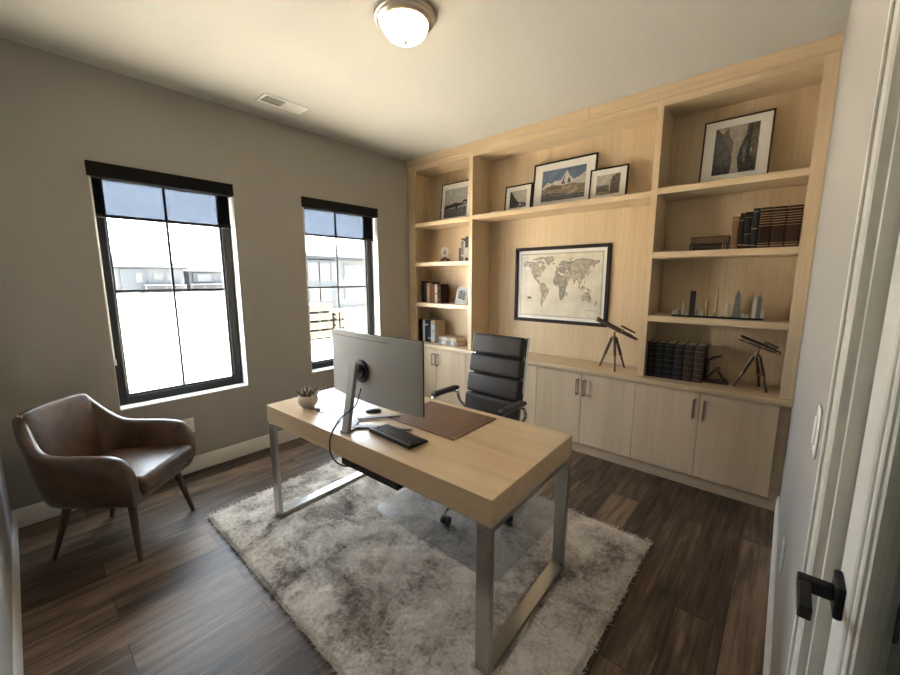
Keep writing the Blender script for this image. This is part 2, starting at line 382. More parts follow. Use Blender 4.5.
# hallway past the door
struct(MB().box(W+.12, 5.0, F-1.2, -.6, -.12, 0).build('floor_hall', M['floor']))
struct(MB().box(W+.12, 5.0, F-1.2, -.6, 2.5, 2.6).build('ceiling_hall', M['ceiling']))
mb = MB(); mb.box(5.0, 5.1, F-1.2, -.6, 0, 2.5); mb.box(W+.12, 5.0, -.7, -.6, 0, 2.5); mb.box(W+.12, 5.0, F-1.2, F-1.1, 0, 2.5); mb.box(W+.06, W+.12, F-1.2, F-.12, 0, 2.5)
struct(mb.build('wall_hall', M['wall']))

# ---------------------------------------------------------------- outside
GZ = -1.2
struct(MB().box(-220, WX, -160, 200, GZ-.4, GZ).build('ground', M['ground']))
def house(name, label, x, y0, y1, eave, ridge, dep, body, wins, porch=None, hip=True, accent=None):
    g = thing(name, label, 'house', (x-dep/2, (y0+y1)/2, GZ))
    mb = MB(); mb.box(x-dep, x, y0, y1, GZ, eave); mb.build('house_wall', body, g, True)
    o = .6; t = bmesh.new(); mb = MB(); ym = (y0+y1)/2; run = min((y1-y0)/2, dep/2+.5)*(.8 if hip else 0)
    e0 = [(x-dep-o, y0-o, eave), (x+o, y0-o, eave), (x+o, y1+o, eave), (x-dep-o, y1+o, eave)]
    e1 = [(a, b, c+.22) for a, b, c in e0]
    ra, rb = (x-dep/2, y0-o+(run if hip else 0), ridge), (x-dep/2, y1+o-(run if hip else 0), ridge)
    for i in range(4): mb.face([e0[i], e0[(i+1) % 4], e1[(i+1) % 4], e1[i]])
    mb.face(e0[::-1]); mb.face([e1[1], e1[2], rb, ra]); mb.face([e1[3], e1[0], ra, rb]); mb.face([e1[0], e1[1], ra]); mb.face([e1[2], e1[3], rb])
    mb.build('roof', M['house_roof'], g, True); t.free()
    if accent:
        for (a, b, z0, z1, m) in accent: MB().box(x, x+.35, a, b, z0, z1).build('bay', m, g, True)
    for (a, b, z0, z1) in wins:
        xo = x+.35 if accent and any(p[0] <= a and b <= p[1] for p in accent) else x
        f = MB().box(xo, xo+.06, a-.12, b+.12, z0-.12, z1+.12).build('window', M['house_trim'], g, True)
        MB_pane(xo, a, b, z0, z1, g, f)
    if porch:
        for (a, b, zr, zt) in porch:
            MB().box(x, x+2.2, a, b, zt-.25, zt).build('porch_roof', M['house_trim'], g, True)
            n = max(2, int((b-a)/2.2)+1)
            for i in range(n):
                yy = a+.15+(b-a-.3)*i/(n-1); MB().box(x+2.0, x+2.18, yy-.1, yy+.1, zr, zt-.25).build('post', M['house_trim'], g, True)
            mb = MB(); mb.box(x+2.05, x+2.12, a, b, zr+.95, zr+1.05)
            k = a+.1
            while k < b: mb.box(x+2.06, x+2.11, k, k+.06, zr+.1, zr+.95); k += .35
            mb.build('railing', M['house_blue'], g, True)
    return g
def MB_pane(xo, a, b, z0, z1, g, f):
    WM[f.name] = WM[g.name]
    MB().box(xo+.06, xo+.09, a, b, z0, z1).build('pane', M['house_glass'], f, True)
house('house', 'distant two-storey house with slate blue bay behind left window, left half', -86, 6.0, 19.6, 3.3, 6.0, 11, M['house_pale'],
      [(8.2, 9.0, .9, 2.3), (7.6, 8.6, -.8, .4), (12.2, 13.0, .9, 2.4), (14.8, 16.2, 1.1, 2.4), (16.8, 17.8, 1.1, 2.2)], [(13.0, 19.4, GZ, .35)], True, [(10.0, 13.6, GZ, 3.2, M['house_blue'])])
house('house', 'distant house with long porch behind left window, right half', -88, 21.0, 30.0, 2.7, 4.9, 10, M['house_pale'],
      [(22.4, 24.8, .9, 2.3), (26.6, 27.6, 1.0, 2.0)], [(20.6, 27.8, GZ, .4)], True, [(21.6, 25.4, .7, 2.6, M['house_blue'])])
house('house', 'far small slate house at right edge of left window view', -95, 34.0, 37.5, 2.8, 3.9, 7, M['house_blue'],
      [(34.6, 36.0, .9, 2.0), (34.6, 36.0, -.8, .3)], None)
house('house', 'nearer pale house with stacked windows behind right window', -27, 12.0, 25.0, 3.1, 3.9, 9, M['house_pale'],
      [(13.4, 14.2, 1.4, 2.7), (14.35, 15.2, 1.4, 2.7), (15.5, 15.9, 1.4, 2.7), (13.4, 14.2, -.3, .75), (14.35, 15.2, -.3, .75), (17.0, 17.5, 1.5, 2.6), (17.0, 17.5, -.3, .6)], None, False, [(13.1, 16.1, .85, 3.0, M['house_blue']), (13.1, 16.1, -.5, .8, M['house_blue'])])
g = thing('lumber_stack', 'tan stack of lumber bundles on dirt outside right window', 'lumber', (-12.5, 6.0, GZ))
z = GZ
for k in range(4):
    for (a, b) in ((5.1, 6.35), (6.5, 7.1)):
        if k == 3 and a > 6: continue
        mb = MB()
        for j in range(4): mb.box(-13.1, -12.0, a+random.uniform(-.05, .05), b, z+.08+j*.075, z+.15+j*.075)
        mb.build('plank_bundle', M['lumber'], g, True)
        mb = MB()
        for yy in (a+.1, (a+b)/2, b-.15): mb.box(-13.1, -12.05, yy, yy+.08, z, z+.08)
        mb.build('bearer', M['lumber_dark'], g, True)
    z += .39

# ---------------------------------------------------------------- roller shades
def shade(label, a, b):
    g = thing('roller_shade', label, 'roller shade', (-.03, (a+b)/2, WT-.09), 0, 'roller shades in the windows')
    mb = MB(); mb.box(-.072, .018, a-.008, b-.002, WT-.085, WT+.002, .002); mb.build('valance', M['valance'], g, True)
    MB().box(-.050, -.0485, a+.014, b-.02, 1.872, WT-.085).build('screen_fabric', M['shade'], g, True)
    MB().box(-.056, -.043, a+.012, b-.018, 1.852, 1.873, .003).build('hem_bar', M['black_frame'], g, True)
    mb = MB(); y = a+.009
    for k in (0, 1): mb.tube([(-.005-.016*k, y, WT-.09), (-.005-.016*k, y, .93)], .0022, 6)
    o = mb.build('bead_chain', M['white_plate'], g, True); o['label'] = 'white bead chain'
    MB().box(-.026, .003, y-.006, y+.006, .895, .935, .002).build('chain_tensioner', M['white_plate'], g, True)
shade('charcoal roller shade partly lowered in window above leather armchair', W1A, W1B)
shade('charcoal roller shade partly lowered in window nearest the bookcase', W2A, W2B)

# ---------------------------------------------------------------- ceiling light and vent
g = thing('ceiling_light', 'lit flush ceiling light with frosted dome and nickel ring', 'ceiling light', (1.752, -1.612, H))
MB().lathe([(0, -.001), (.150, -.001), (.153, -.012), (.148, -.020), (.141, -.022), (.138, -.033), (.126, -.042), (.115, -.043), (.114, -.03), (0, -.03)], seg=48).build('ring', M['nickel'], g)
MB().lathe([(.1135, -.034), (.1125, -.048), (.106, -.068), (.091, -.088), (.067, -.104), (.037, -.113), (0, -.116)], seg=48).build('glass_dome', M['dome'], g)
MB().lathe([(0, -.114), (.013, -.117), (.014, -.120), (.006, -.123), (.0045, -.130), (.006, -.133), (0, -.136)], seg=20).build('finial', M['nickel'], g)
g = thing('ceiling_vent', 'white ceiling register with half-open louvres near left wall', 'vent', (.362, -1.56, H))
mb = MB(); a, b = .075, .165; f = .022; z0, z1 = -.008, -.0005
mb.box(-a, a, -b, -b+f, z0, z1, .002); mb.box(-a, a, b-f, b, z0, z1, .002); mb.box(-a, -a+f, -b+f, b-f, z0, z1, .002); mb.box(a-f, a, -b+f, b-f, z0, z1, .002); mb.box(-a+f, a-f, -.006, .006, z0, z1)
mb.build('vent_frame', M['vent'], g)
MB().box(-a+f, a-f, -b+f, b-f, -.0025, -.0005).build('vent_shade_sheet', M['vent_dark'], g)  # solid dark sheet painted as the shade inside the duct
for (y0, y1, ang) in ((-b+f, -.006, 1.35), (.006, b-f, .12)):
    mb = MB()
    n, hw_ = (5, .003) if y0 < -.05 else (9, .0066)
    for i in range(n):
        xx = -a+f+.006+(2*(a-f)-.012)*i/(n-1)
        mb.box(-hw_, hw_, y0, y1, -.0005, .0005, mat=Matrix.Translation((xx, 0, -.0068)) @ Matrix.Rotation(ang, 4, 'Y'))
    mb.build('louvre_bank', M['vent'], g)

# ---------------------------------------------------------------- outlets, switches
def outlet(label, loc, rz):
    g = thing('power_outlet', label, 'outlet', loc, rz)
    MB().box(0, .006, -.036, .036, -.058, .058, .003).build('cover_plate', M['white_plate'], g)
    for s in (-1, 1):
        o = MB().box(.006, .008, -.016, .016, s*.022-.015, s*.022+.015, .002).build('socket', M['white_plate'], g)
        mb = MB()
        for t in (-.007, .007): mb.box(.008, .0085, t-.0012, t+.0012, s*.022-.003, s*.022+.006)
        mb.build('slot', M['slot'], o)
outlet('white power outlet on wall below left window beside leather armchair', (0, -2.273, .366), 0)
outlet('white power outlet low on right wall beside base cabinets', (W, -1.24, .44), PI)
g = thing('light_switch', 'white light switch plate on right wall beside the door', 'switch', (W, -1.86, 1.12), PI)
MB().box(0, .005, -.035, .035, -.057, .057, .003).build('cover_plate', M['white_plate'], g)
MB().box(.005, .009, -.016, .016, -.033, .033, .002).build('rocker', M['white_plate'], g)

# ---------------------------------------------------------------- built-in bookcases
BY = .30; FR = .004
ZC = .741
Z1, Z2, Z3 = 2.078, 1.647, 1.200
XS1a, XS1b, XS2a, XS2b, XRI = .871, .916, 2.505, 2.547, 3.322
ZTOP = 2.655
g = thing('bookcase', 'narrow maple bookcase bay beside the right window, with four open shelves', 'bookcase', (.458, .15, ZC), 0, 'built-in maple bookcase bays')
MB().box(.002, .114, 0, .02, ZC, ZTOP, .001).build('face_stile', M['maple_v'], g, True)
MB().box(.002, .03, .02, BY, ZC, ZTOP).build('side_panel', M['maple_v'], g, True)
MB().box(XS1a, XS1b, 0, BY, ZC, ZTOP, .001).build('side_panel', M['maple_v'], g, True)
MB().box(.03, XS1a, BY, BY+.018, ZC, ZTOP).build('back_panel', M['maple_v'], g, True)
MB().box(.114, XS1a, 0, .02, 2.612, ZTOP, .001).build('top_rail', M['maple_h'], g, True)
MB().box(.03, XS1a, .02, BY, 2.62, 2.638).build('top_panel', M['maple_h'], g, True)
for z in (Z1-.012, Z2-.006, Z3-.006): MB().box(.1145, XS1a, .002, BY, z-.042, z, .001).build('shelf', M['maple_h'], g, True)
SL1, SL2, SL3 = Z1-.012, Z2-.006, Z3-.006
g = thing('bookcase', 'wide open maple centre bay holding the framed map and one picture ledge', 'bookcase', (1.71, .15, ZC), 0, 'built-in maple bookcase bays')
MB().box(XS1b, XS2a, BY, BY+.018, ZC, ZTOP).build('back_panel', M['maple_v'], g, True)
MB().box(XS1b, XS2a, 0, .02, 2.612, ZTOP, .001).build('top_rail', M['maple_h'], g, True)
MB().box(XS1b, XS2a, .02, BY, 2.62, 2.638).build('top_panel', M['maple_h'], g, True)
MB().box(XS1b, XS2a, .002, BY, Z1-.046, Z1-.004, .001).build('shelf', M['maple_h'], g, True)
SM = Z1-.004
g = thing('bookcase', 'right-hand maple bookcase bay beside the grey right wall', 'bookcase', (2.95, .15, ZC), 0, 'built-in maple bookcase bays')
MB().box(XS2a, XS2b, 0, BY, ZC, ZTOP, .001).build('side_panel', M['maple_v'], g, True)
MB().box(XRI, W-.002, 0, .02, ZC, ZTOP, .001).build('face_stile', M['maple_v'], g, True)
MB().box(XRI+.012, W-.002, .02, BY, ZC, ZTOP).build('side_panel', M['maple_v'], g, True)
MB().box(XS2b, XRI+.012, BY, BY+.018, ZC, ZTOP).build('back_panel', M['maple_v'], g, True)
MB().box(XS2b, XRI, 0, .02, 2.612, ZTOP, .001).build('top_rail', M['maple_h'], g, True)
MB().box(XS2b, XRI+.012, .02, BY, 2.62, 2.638).build('top_panel', M['maple_h'], g, True)
SR1, SR2, SR3 = Z1+.006, Z2+.003, Z3
for z in (SR1, SR2, SR3): MB().box(XS2b, XRI, .002, BY, z-.042, z, .001).build('shelf', M['maple_h'], g, True)
tag(MB().box(.002, 2.036, -.014, .02, ZTOP, H-.001, .001).build('header_board', M['maple_h']), 'long left maple header board along the ceiling above bookcases', 'trim board', 'header boards')
tag(MB().box(2.039, W-.002, -.014, .02, ZTOP, H-.001, .001).build('header_board', M['maple_h']), 'shorter right maple header board along the ceiling above bookcases', 'trim board', 'header boards')
tag(MB().box(.002, W-.002, -.038, .318, ZC-.042, ZC-.001, .002, seg=2).build('countertop', M['maple_h']), 'long maple countertop running over all the base cabinets', 'countertop')
tag(MB().box(.002, W-.002, .004, .02, 0, .084, .001).build('plinth_board', M['maple_kick']), 'long maple toe-kick board under the base cabinets', 'plinth')
def cabinet(x0, x1, label, fl=0, fr=0):
    g = thing('base_cabinet', label, 'cabinet', ((x0+x1)/2, .15, .084), 0, 'maple base cabinets')
    MB().box(x0+.0005-fl, x1-.0005+fr, .001, .316, .085, ZC-.043).build('body', M['maple_kick'], g, True)
    xm = (x0+x1)/2
    for a, b, s in ((x0, xm, 1), (xm, x1, -1)):
        d = MB().box(a+.0016, b-.0016, -.019, .0005, .090, ZC-.0475, .0012).build('door', M['maple_door'], g, True)
        WM[d.name] = WM[g.name]
        hx = xm-s*.030; mb = MB()
        mb.box(hx-.005, hx+.005, -.066, -.057, .512, .648, .002)
        for zz in (.517, .637): mb.box(hx-.004, hx+.004, -.060, -.019, zz-.001, zz+.008, .001)
        mb.box(hx-.0045, hx+.0045, -.0215, -.019, .512, .648, .0008)  # flat strip on the door drawn as the bar's shadow line
        h = mb.build('door_handle', M['bronze'], d, True); h['label'] = 'dark bronze bar pull'
cabinet(.03, .855, 'two-door maple base cabinet under the narrow book bay, farthest left', .028, 0)
cabinet(.855, 1.68, 'two-door maple base cabinet hidden mostly behind black office chair')
cabinet(1.68, 2.505, 'two-door maple base cabinet below the telescope beside the map')
cabinet(2.505, 3.332, 'two-door maple base cabinet nearest the right wall, under large dark books', 0, .053)

# ---------------------------------------------------------------- rug and chair mat
import numpy as np
rng = np.random.default_rng(3)
RX0, RX1, RY0, RY1 = .67, 2.865, -2.40, -.855
MX0, MX1, MY0, MY1 = 1.455, 2.39, -1.68, -.868
DA = .043; DL, DD, DZT, DTH = 1.595, .716, .7192, .104
DX, DY = 2.618, -2.045
cA, sA = math.cos(DA), math.sin(DA)
def desk_uv(x, y):
    dx, dy = x-DX, y-DY
    return -(dx*cA+dy*sA), (-dx*sA+dy*cA)
rug = thing('area_rug', 'worn grey-beige shag rug under the desk', 'rug', ((RX0+RX1)/2, (RY0+RY1)/2, 0))
cxr, cyr = (RX0+RX1)/2, (RY0+RY1)/2
nx, ny = 240, 170
me = bpy.data.meshes.new('pile_base'); xs = np.linspace(RX0, RX1, nx); ys = np.linspace(RY0, RY1, ny)
def smooth_noise(n1, n2, k):
    a = rng.random((n1//k+3, n2//k+3)); i = np.arange(n1)/k; j = np.arange(n2)/k
    i0 = i.astype(int); j0 = j.astype(int); fi = (i-i0)[:, None]; fj = (j-j0)[None, :]
    fi = fi*fi*(3-2*fi); fj = fj*fj*(3-2*fj)
    return (a[i0][:, j0]*(1-fi)+a[i0+1][:, j0]*fi)*(1-fj)+(a[i0][:, j0+1]*(1-fi)+a[i0+1][:, j0+1]*fi)*fj
hgt = .012+.007*smooth_noise(nx, ny, 14)+.005*smooth_noise(nx, ny, 5)+.004*rng.random((nx, ny))
XX, YY = np.meshgrid(xs, ys, indexing='ij')
def under(X, Y, pad=0.0):
    m = (X > MX0-pad) & (X < MX1+pad) & (Y > MY0-pad) & (Y < MY1+pad)
    u = -((X-DX)*cA+(Y-DY)*sA); v = -(X-DX)*sA+(Y-DY)*cA
    l = (v > -.01-pad) & (v < DD+.01+pad) & (((u > -.012-pad) & (u < .078+pad)) | ((u > DL-.078-pad) & (u < DL+.012+pad)))
    return m, l
mm, ll = under(XX, YY)
hgt = np.where(mm, np.minimum(hgt, .019), hgt); hgt = np.where(ll, .008, hgt)
edge = np.minimum(np.minimum(XX-RX0, RX1-XX), np.minimum(YY-RY0, RY1-YY)); hgt = np.where(edge < .012, hgt*.55, hgt)
def skew(x, y): return RX1+(x-RX1)*(RX1-(.745-.105*(y-RY0)/(RY1-RY0)))/(RX1-RX0)
verts = np.stack([skew(XX, YY)-cxr, YY-cyr, hgt], -1).reshape(-1, 3)
idx = np.arange(nx*ny).reshape(nx, ny)
quads = np.stack([idx[:-1, :-1], idx[1:, :-1], idx[1:, 1:], idx[:-1, 1:]], -1).reshape(-1, 4)
NT = 80000
tx = rng.uniform(RX0-.004, RX1+.004, NT); ty = rng.uniform(RY0-.004, RY1+.004, NT)
m_, l_ = under(tx, ty, .004); keep = ~(m_ | l_); tx, ty = tx[keep], ty[keep]; NT = len(tx)
ang = rng.uniform(0, 2*PI, NT); ln = rng.uniform(.008, .017, NT); lean = rng.uniform(.9, 1.6, NT); wd = rng.uniform(.0016, .003, NT)
ld = ang+rng.uniform(-.8, .8, NT)
b0 = np.stack([skew(tx, ty)-cxr, ty-cyr, np.full(NT, .013)], -1)
side = np.stack([-np.sin(ang)*wd, np.cos(ang)*wd, np.zeros(NT)], -1)
tip = b0+np.stack([np.cos(ld)*ln*lean, np.sin(ld)*ln*lean, ln*.45+.003], -1)
tv = np.stack([b0-side, b0+side, tip+side*.6, tip-side*.6], 1).reshape(-1, 3)
tq = np.arange(NT*4).reshape(-1, 4)
me.from_pydata(verts.tolist(), [], quads.tolist()); me.materials.append(M['rug']); me.shade_smooth()
o = bpy.data.objects.new('pile_base', me); COL.objects.link(o); o.parent = rug
me2 = bpy.data.meshes.new('pile'); me2.from_pydata(tv.tolist(), [], tq.tolist()); me2.materials.append(M['rug'])
o = bpy.data.objects.new('pile', me2); COL.objects.link(o); o.parent = rug; o['kind'] = 'stuff'
MB().prism([(.747, RY0+.002), (RX1-.002, RY0+.002), (RX1-.002, RY1-.002), (.642, RY1-.002)], .0005, .007).build('rug_backing', M['rug_back'], rug, True)
# clear vinyl mat with rounded corners
poly = []
for (cx_, cy_, a0) in ((MX1-.06, MY1-.06, 0), (MX0+.06, MY1-.06, PI/2), (MX0+.06, MY0+.06, PI), (MX1-.06, MY0+.06, 1.5*PI)):
    for k in range(7): poly.append((cx_+.06*math.cos(a0+k*PI/12), cy_+.06*math.sin(a0+k*PI/12)))
MZ = .0255
tag(MB().prism(poly, MZ-.003, MZ).build('chair_mat', M['vinyl_mat']), 'clear vinyl floor mat lying on the rug under the office chair', 'chair mat')

# ---------------------------------------------------------------- desk
desk = thing('desk', 'light wood slab desk on two flat steel sled legs', 'desk', (DX, DY, .009), DA+PI)
# local frame: +x runs along the length to the left, -y runs towards the shelves
MB().box(0, DL, -DD, 0, DZT-DTH-.009, DZT-.009, .0015).build('tabletop', M['desk'], desk)
zt = DZT-DTH-.009-.004
for x0 in (.003, DL-.065):
    x1 = x0+.062
    MB().box(x0, x1, -.026, -.003, .022, zt-.022, .001).build('leg', M['steel'], desk)
    MB().box(x0, x1, -DD+.003, -DD+.026, .022, zt-.022, .001).build('leg', M['steel'], desk)
    MB().box(x0, x1, -DD+.003, -.003, 0, .022, .001).build('floor_rail', M['steel'], desk)
    MB().box(x0, x1, -DD+.003, -.003, zt-.022, zt, .001).build('top_rail', M['steel'], desk)
    MB().box(x0+.012, x1-.012, -DD+.03, -.03, zt, zt+.004).build('spacer', M['black_metal'], desk)
mb = MB(); tz = DZT-DTH-.009
mb.box(.50, .90, -.13, -.03, tz-.06, tz-.05, .002); mb.box(.50, .90, -.037, -.03, tz-.05, tz-.015, .002); mb.box(.50, .90, -.13, -.123, tz-.05, tz, .002)
for xx in (.52, .69, .86): mb.box(xx, xx+.02, -.124, -.036, tz-.035, tz, .001)
mb.build('cable_tray', M['black'], desk)
def dpt(u, v, z=DZT): return Vector((DX-u*cA-v*sA, DY-u*sA+v*cA, z))   # u along to the left, v towards the shelves

# ---------------------------------------------------------------- things on the desk
mon = thing('monitor', 'silver-backed curved ultrawide monitor on the desk, seen from behind', 'monitor', (1.735, -1.99, DZT))
MYC = -1.888; mx0, mx1, mz0, mz1 = 1.413, 2.110, .842, 1.190
def curved(y_off, th, x0, x1, z0, z1, n=24, sag=.022):
    mb = MB(); t = bmesh.new(); xm = (mx0+mx1)/2; hw = (mx1-mx0)/2
    def yy(x): return MYC-sag*(1-((x-xm)/hw)**2)+y_off
    A = []
    for i in range(n+1):
        x = x0+(x1-x0)*i/n; y = yy(x)
        A.append([t.verts.new(p) for p in ((x, y, z0), (x, y, z1), (x, y+th, z1), (x, y+th, z0))])
    for P, Q in zip(A, A[1:]):
        for k in range(4): t.faces.new((P[k], P[(k+1) % 4], Q[(k+1) % 4], Q[k]))
    t.faces.new(A[0][::-1]); t.faces.new(A[-1]); bmesh.ops.recalc_face_normals(t, faces=t.faces)
    mb._merge(t, 0); return mb, yy
mb, yy = curved(0, .020, mx0, mx1, mz0, mz1); mb.build('back_shell', M['silver'], mon, True)
mb, _ = curved(.0202, .006, mx0-.002, mx1+.002, mz0-.002, mz1+.002); mb.build('screen', M['screen_dark'], mon, True)
mb, _ = curved(-.0006, .0006, mx0+.045, mx1-.19, mz1-.026, mz1-.0235); mb.build('vent_slot', M['slot'], mon, True)
vx, vz = 1.712, 1.000; vy = yy(vx)
rotx = Matrix.Translation((vx, vy, vz)) @ Matrix.Rotation(PI/2, 4, 'X')
MB().lathe([(0, .0), (.058, 0), (.060, .004), (.058, .010), (.036, .012), (.033, .024), (0, .024)], seg=36, mat=rotx).build('mount_plate', M['black'], mon, True)
# leaning flat column
cb, ct = Vector((1.743, -2.038, DZT+.001)), Vector((1.722, -1.962, 1.050))
d = (ct-cb).normalized(); sx = Vector((1, 0, 0)); sy = d.cross(sx).normalized()
t = bmesh.new(); R = []
for p, wx, wy in ((cb, .024, .011), (ct, .026, .011)):
    R.append([t.verts.new(p+sx*a*wx+sy*b*wy) for a, b in ((-1, -1), (1, -1), (1, 1), (-1, 1))])
t.faces.new(R[0]); t.faces.new(R[1])
for k in range(4): t.faces.new((R[0][k], R[0][(k+1) % 4], R[1][(k+1) % 4], R[1][k]))
bmesh.ops.recalc_face_normals(t, faces=t.faces); bmesh.ops.bevel(t, geom=list(t.edges), offset=.002, segments=1, affect='EDGES')
mb = MB(); mb._merge(t, 0); mb.tube([(vx, -1.966, vz+.02), (vx, vy-.018, vz)], .016, 12); mb.build('stand_column', M['silver_dark'], mon, True)
def bar(pts, w, z0, z1):
    L_, R_ = [], []
    for i, p in enumerate(pts):
        a = Vector(pts[max(0, i-1)]); b = Vector(pts[min(len(pts)-1, i+1)]); dd = (b-a).normalized(); n = Vector((-dd.y, dd.x))
        ww = w[i] if isinstance(w, (list, tuple)) else w
        L_.append(tuple(Vector(p)+n*ww)); R_.append(tuple(Vector(p)-n*ww))
    return L_+R_[::-1]
mb = MB(); mb.prism(bar([(1.737, -2.052), (1.728, -1.968), (1.778, -1.925), (1.962, -1.806)], [.020, .020, .019, .012], 0, 0), DZT+.0005, DZT+.010, bev=.0015)
mb.prism(bar([(1.732, -2.0), (1.672, -1.930), (1.640, -1.900), (1.777, -1.714)], [.012, .018, .018, .012], 0, 0), DZT+.0049, DZT+.0115, bev=.0015)
mb.build('stand_foot', M['silver_dark'], mon, True)
# cables
def curve_pts(P, n=10):
    P = [Vector(p) for p in P]; out = []
    for i in range(len(P)-1):
        p0, p1, p2, p3 = P[max(0, i-1)], P[i], P[i+1], P[min(len(P)-1, i+2)]
        for k in range(n):
            t = k/n; out.append(.5*((2*p1)+(-p0+p2)*t+(2*p0-5*p1+4*p2-p3)*t*t+(-p0+3*p1-3*p2+p3)*t**3))
    out.append(P[-1]); return out
e = .004
tray_p = dpt(.80, .10, .600)
cab = MB().tube(curve_pts([(1.700, yy(1.70)-.003, .906), (1.722, -1.94, .880), (1.772, -1.995, .856), (1.785, -2.045, .838), (1.756, -2.075, .806), (1.750, -2.102, .768), (1.730, -2.117, .710), (1.724, -2.118, .660), (1.735, -2.116, .622), (1.785, -2.108, .596), (1.83, -2.075, .588), (1.87, -2.01, .590), (1.90, -1.985, .578)]), .0036, 8)
tag(cab.build('monitor_cable', M['black']), 'black cable from monitor back looping over front edge of desk', 'cable')
cab = MB().tube(curve_pts([(1.300, -1.985, DZT+.004), (1.345, -1.962, DZT+.006), (1.370, -1.975, DZT+.004), (1.44, -1.95, DZT+.004), (1.485, -1.885, DZT+.004), (1.53, -1.90, DZT+.004), (1.60, -1.985, DZT+.004), (1.66, -2.06, DZT+.004), (1.70, -2.09, DZT+.004)]), .0022, 8)
cab.box(1.335, 1.362, -1.972, -1.95, DZT+.001, DZT+.012, .003)
tag(cab.build('charging_cable', M['black']), 'thin black cable lying loose beside the potted succulent', 'cable')
g = thing('computer_mouse', 'small black mouse lying on desk behind the monitor stand', 'mouse', (1.603, -1.765, DZT), .9)
mb = MB(); mb.sphere((0, 0, .004), 1, seg=20, sc=(.045, .022, .013)); 
for v in mb.bm.verts: v.co.z = max(v.co.z, .0005)
mb.build('mouse_body', M['black'], g)
MB().box(.018, .032, -.0025, .0025, .0100, .0160, .001).build('scroll_wheel', M['key'], g)
# keyboard
kbA = math.atan2(-1.97+1.962, 2.117-1.822)
kb = thing('keyboard', 'compact black keyboard on the desk in front of the monitor', 'keyboard', (1.972, -1.905, DZT), kbA)
kw, kd = .30, .118
t = bmesh.new(); mb = MB(); mb.prism([(-kd/2, .001), (kd/2, .001), (kd/2, .010), (-kd/2, .022)], -kw/2, kw/2, 'X', bev=.003); mb.build('keyboard_case', M['black'], kb)
kproto = None; slope = -.012/kd
for r_ in range(5):
    n = 15 if r_ < 4 else 9
    for c in range(n):
        x = -kw/2+.012+(kw-.024)*(c+.5)/n; y = kd/2-.018-(kd-.036)*(r_+.5)/5
        z = .0222+(y+kd/2)*slope
        wk = (kw-.024)/n-.003
        if r_ == 0 and c == 0: kp = MB().box(-wk/2, wk/2, -.0068, .0068, -.001, .0024, .001).build('key', M['key'], kb)
        elif r_ == 4 and c == 0: kp = MB().box(-wk/2, wk/2, -.0068, .0068, -.001, .0024, .001).build('key', M['key'], kb)
        else: kp = kp.copy(); COL.objects.link(kp)
        kp.location = (x, y, z); kp.rotation_euler = (slope, 0, 0)
# desk pad
pads = [(1.742, -1.776), (2.201, -1.765), (2.195, -1.398), (1.72, -1.420)]
g = thing('desk_pad', 'brown leather desk pad with a stitched side band on the desk', 'desk pad', (1.97, -1.59, DZT))
mb = MB(); mb.prism(pads, DZT+.0005, DZT+.0045, bev=.001); mb.build('pad_sheet', M['desk_pad'], g, True)
MB().prism([(2.132, -1.757), (2.138, -1.757), (2.133, -1.408), (2.127, -1.408)], DZT+.0045, DZT+.0051).build('stitch_band', M['pad_stitch'], g, True)
# succulent
g = thing('potted_succulent', 'small succulent in a round pale stone pot on desk corner', 'plant', (1.245, -1.965, DZT))
MB().lathe([(0, 0.0005), (.030, .0005), (.036, .004), (.052, .022), (.058, .044), (.056, .064), (.050, .074), (.046, .074), (.050, .06), (.046, .058), (0, .058)], seg=40).build('pot', M['ceramic'], g)
MB().lathe([(0, .062), (.047, .060)], seg=24).build('soil', M['soil'], g)
rnd = random.Random(5)
mb = MB()
for k in range(58):
    a = rnd.uniform(0, 2*PI); r0 = rnd.uniform(0, .034); tilt = rnd.uniform(.15, .95)*(r0/.034+.3); Ln = rnd.uniform(.035, .062)
    base_p = Vector((r0*math.cos(a), r0*math.sin(a), .06)); dv = Vector((math.cos(a)*math.sin(tilt), math.sin(a)*math.sin(tilt), math.cos(tilt)))
    mid = base_p+dv*Ln*.55; tipp = base_p+dv*Ln+Vector((0, 0, .006))
    t = bmesh.new(); rings = []
    sd = dv.cross(Vector((0, 0, 1))); sd = sd.normalized() if sd.length > 1e-3 else Vector((1, 0, 0)); up = sd.cross(dv)
    for p, w_ in ((base_p, .003), (mid, .0075), (base_p+dv*Ln*.8, .006)):
        rings.append([t.verts.new(p+sd*math.cos(q)*w_+up*math.sin(q)*w_*.45) for q in [i*PI/3 for i in range(6)]])
    tp = t.verts.new(tipp)
    for A, B in zip(rings, rings[1:]):
        for i in range(6): t.faces.new((A[i], A[(i+1) % 6], B[(i+1) % 6], B[i]))
    for i in range(6): t.faces.new((rings[-1][i], rings[-1][(i+1) % 6], tp))
    mb._merge(t, 1 if rnd.random() < .4 else 0)
mb.build('leaves', [M['succulent'], M['succulent_tip']], g)

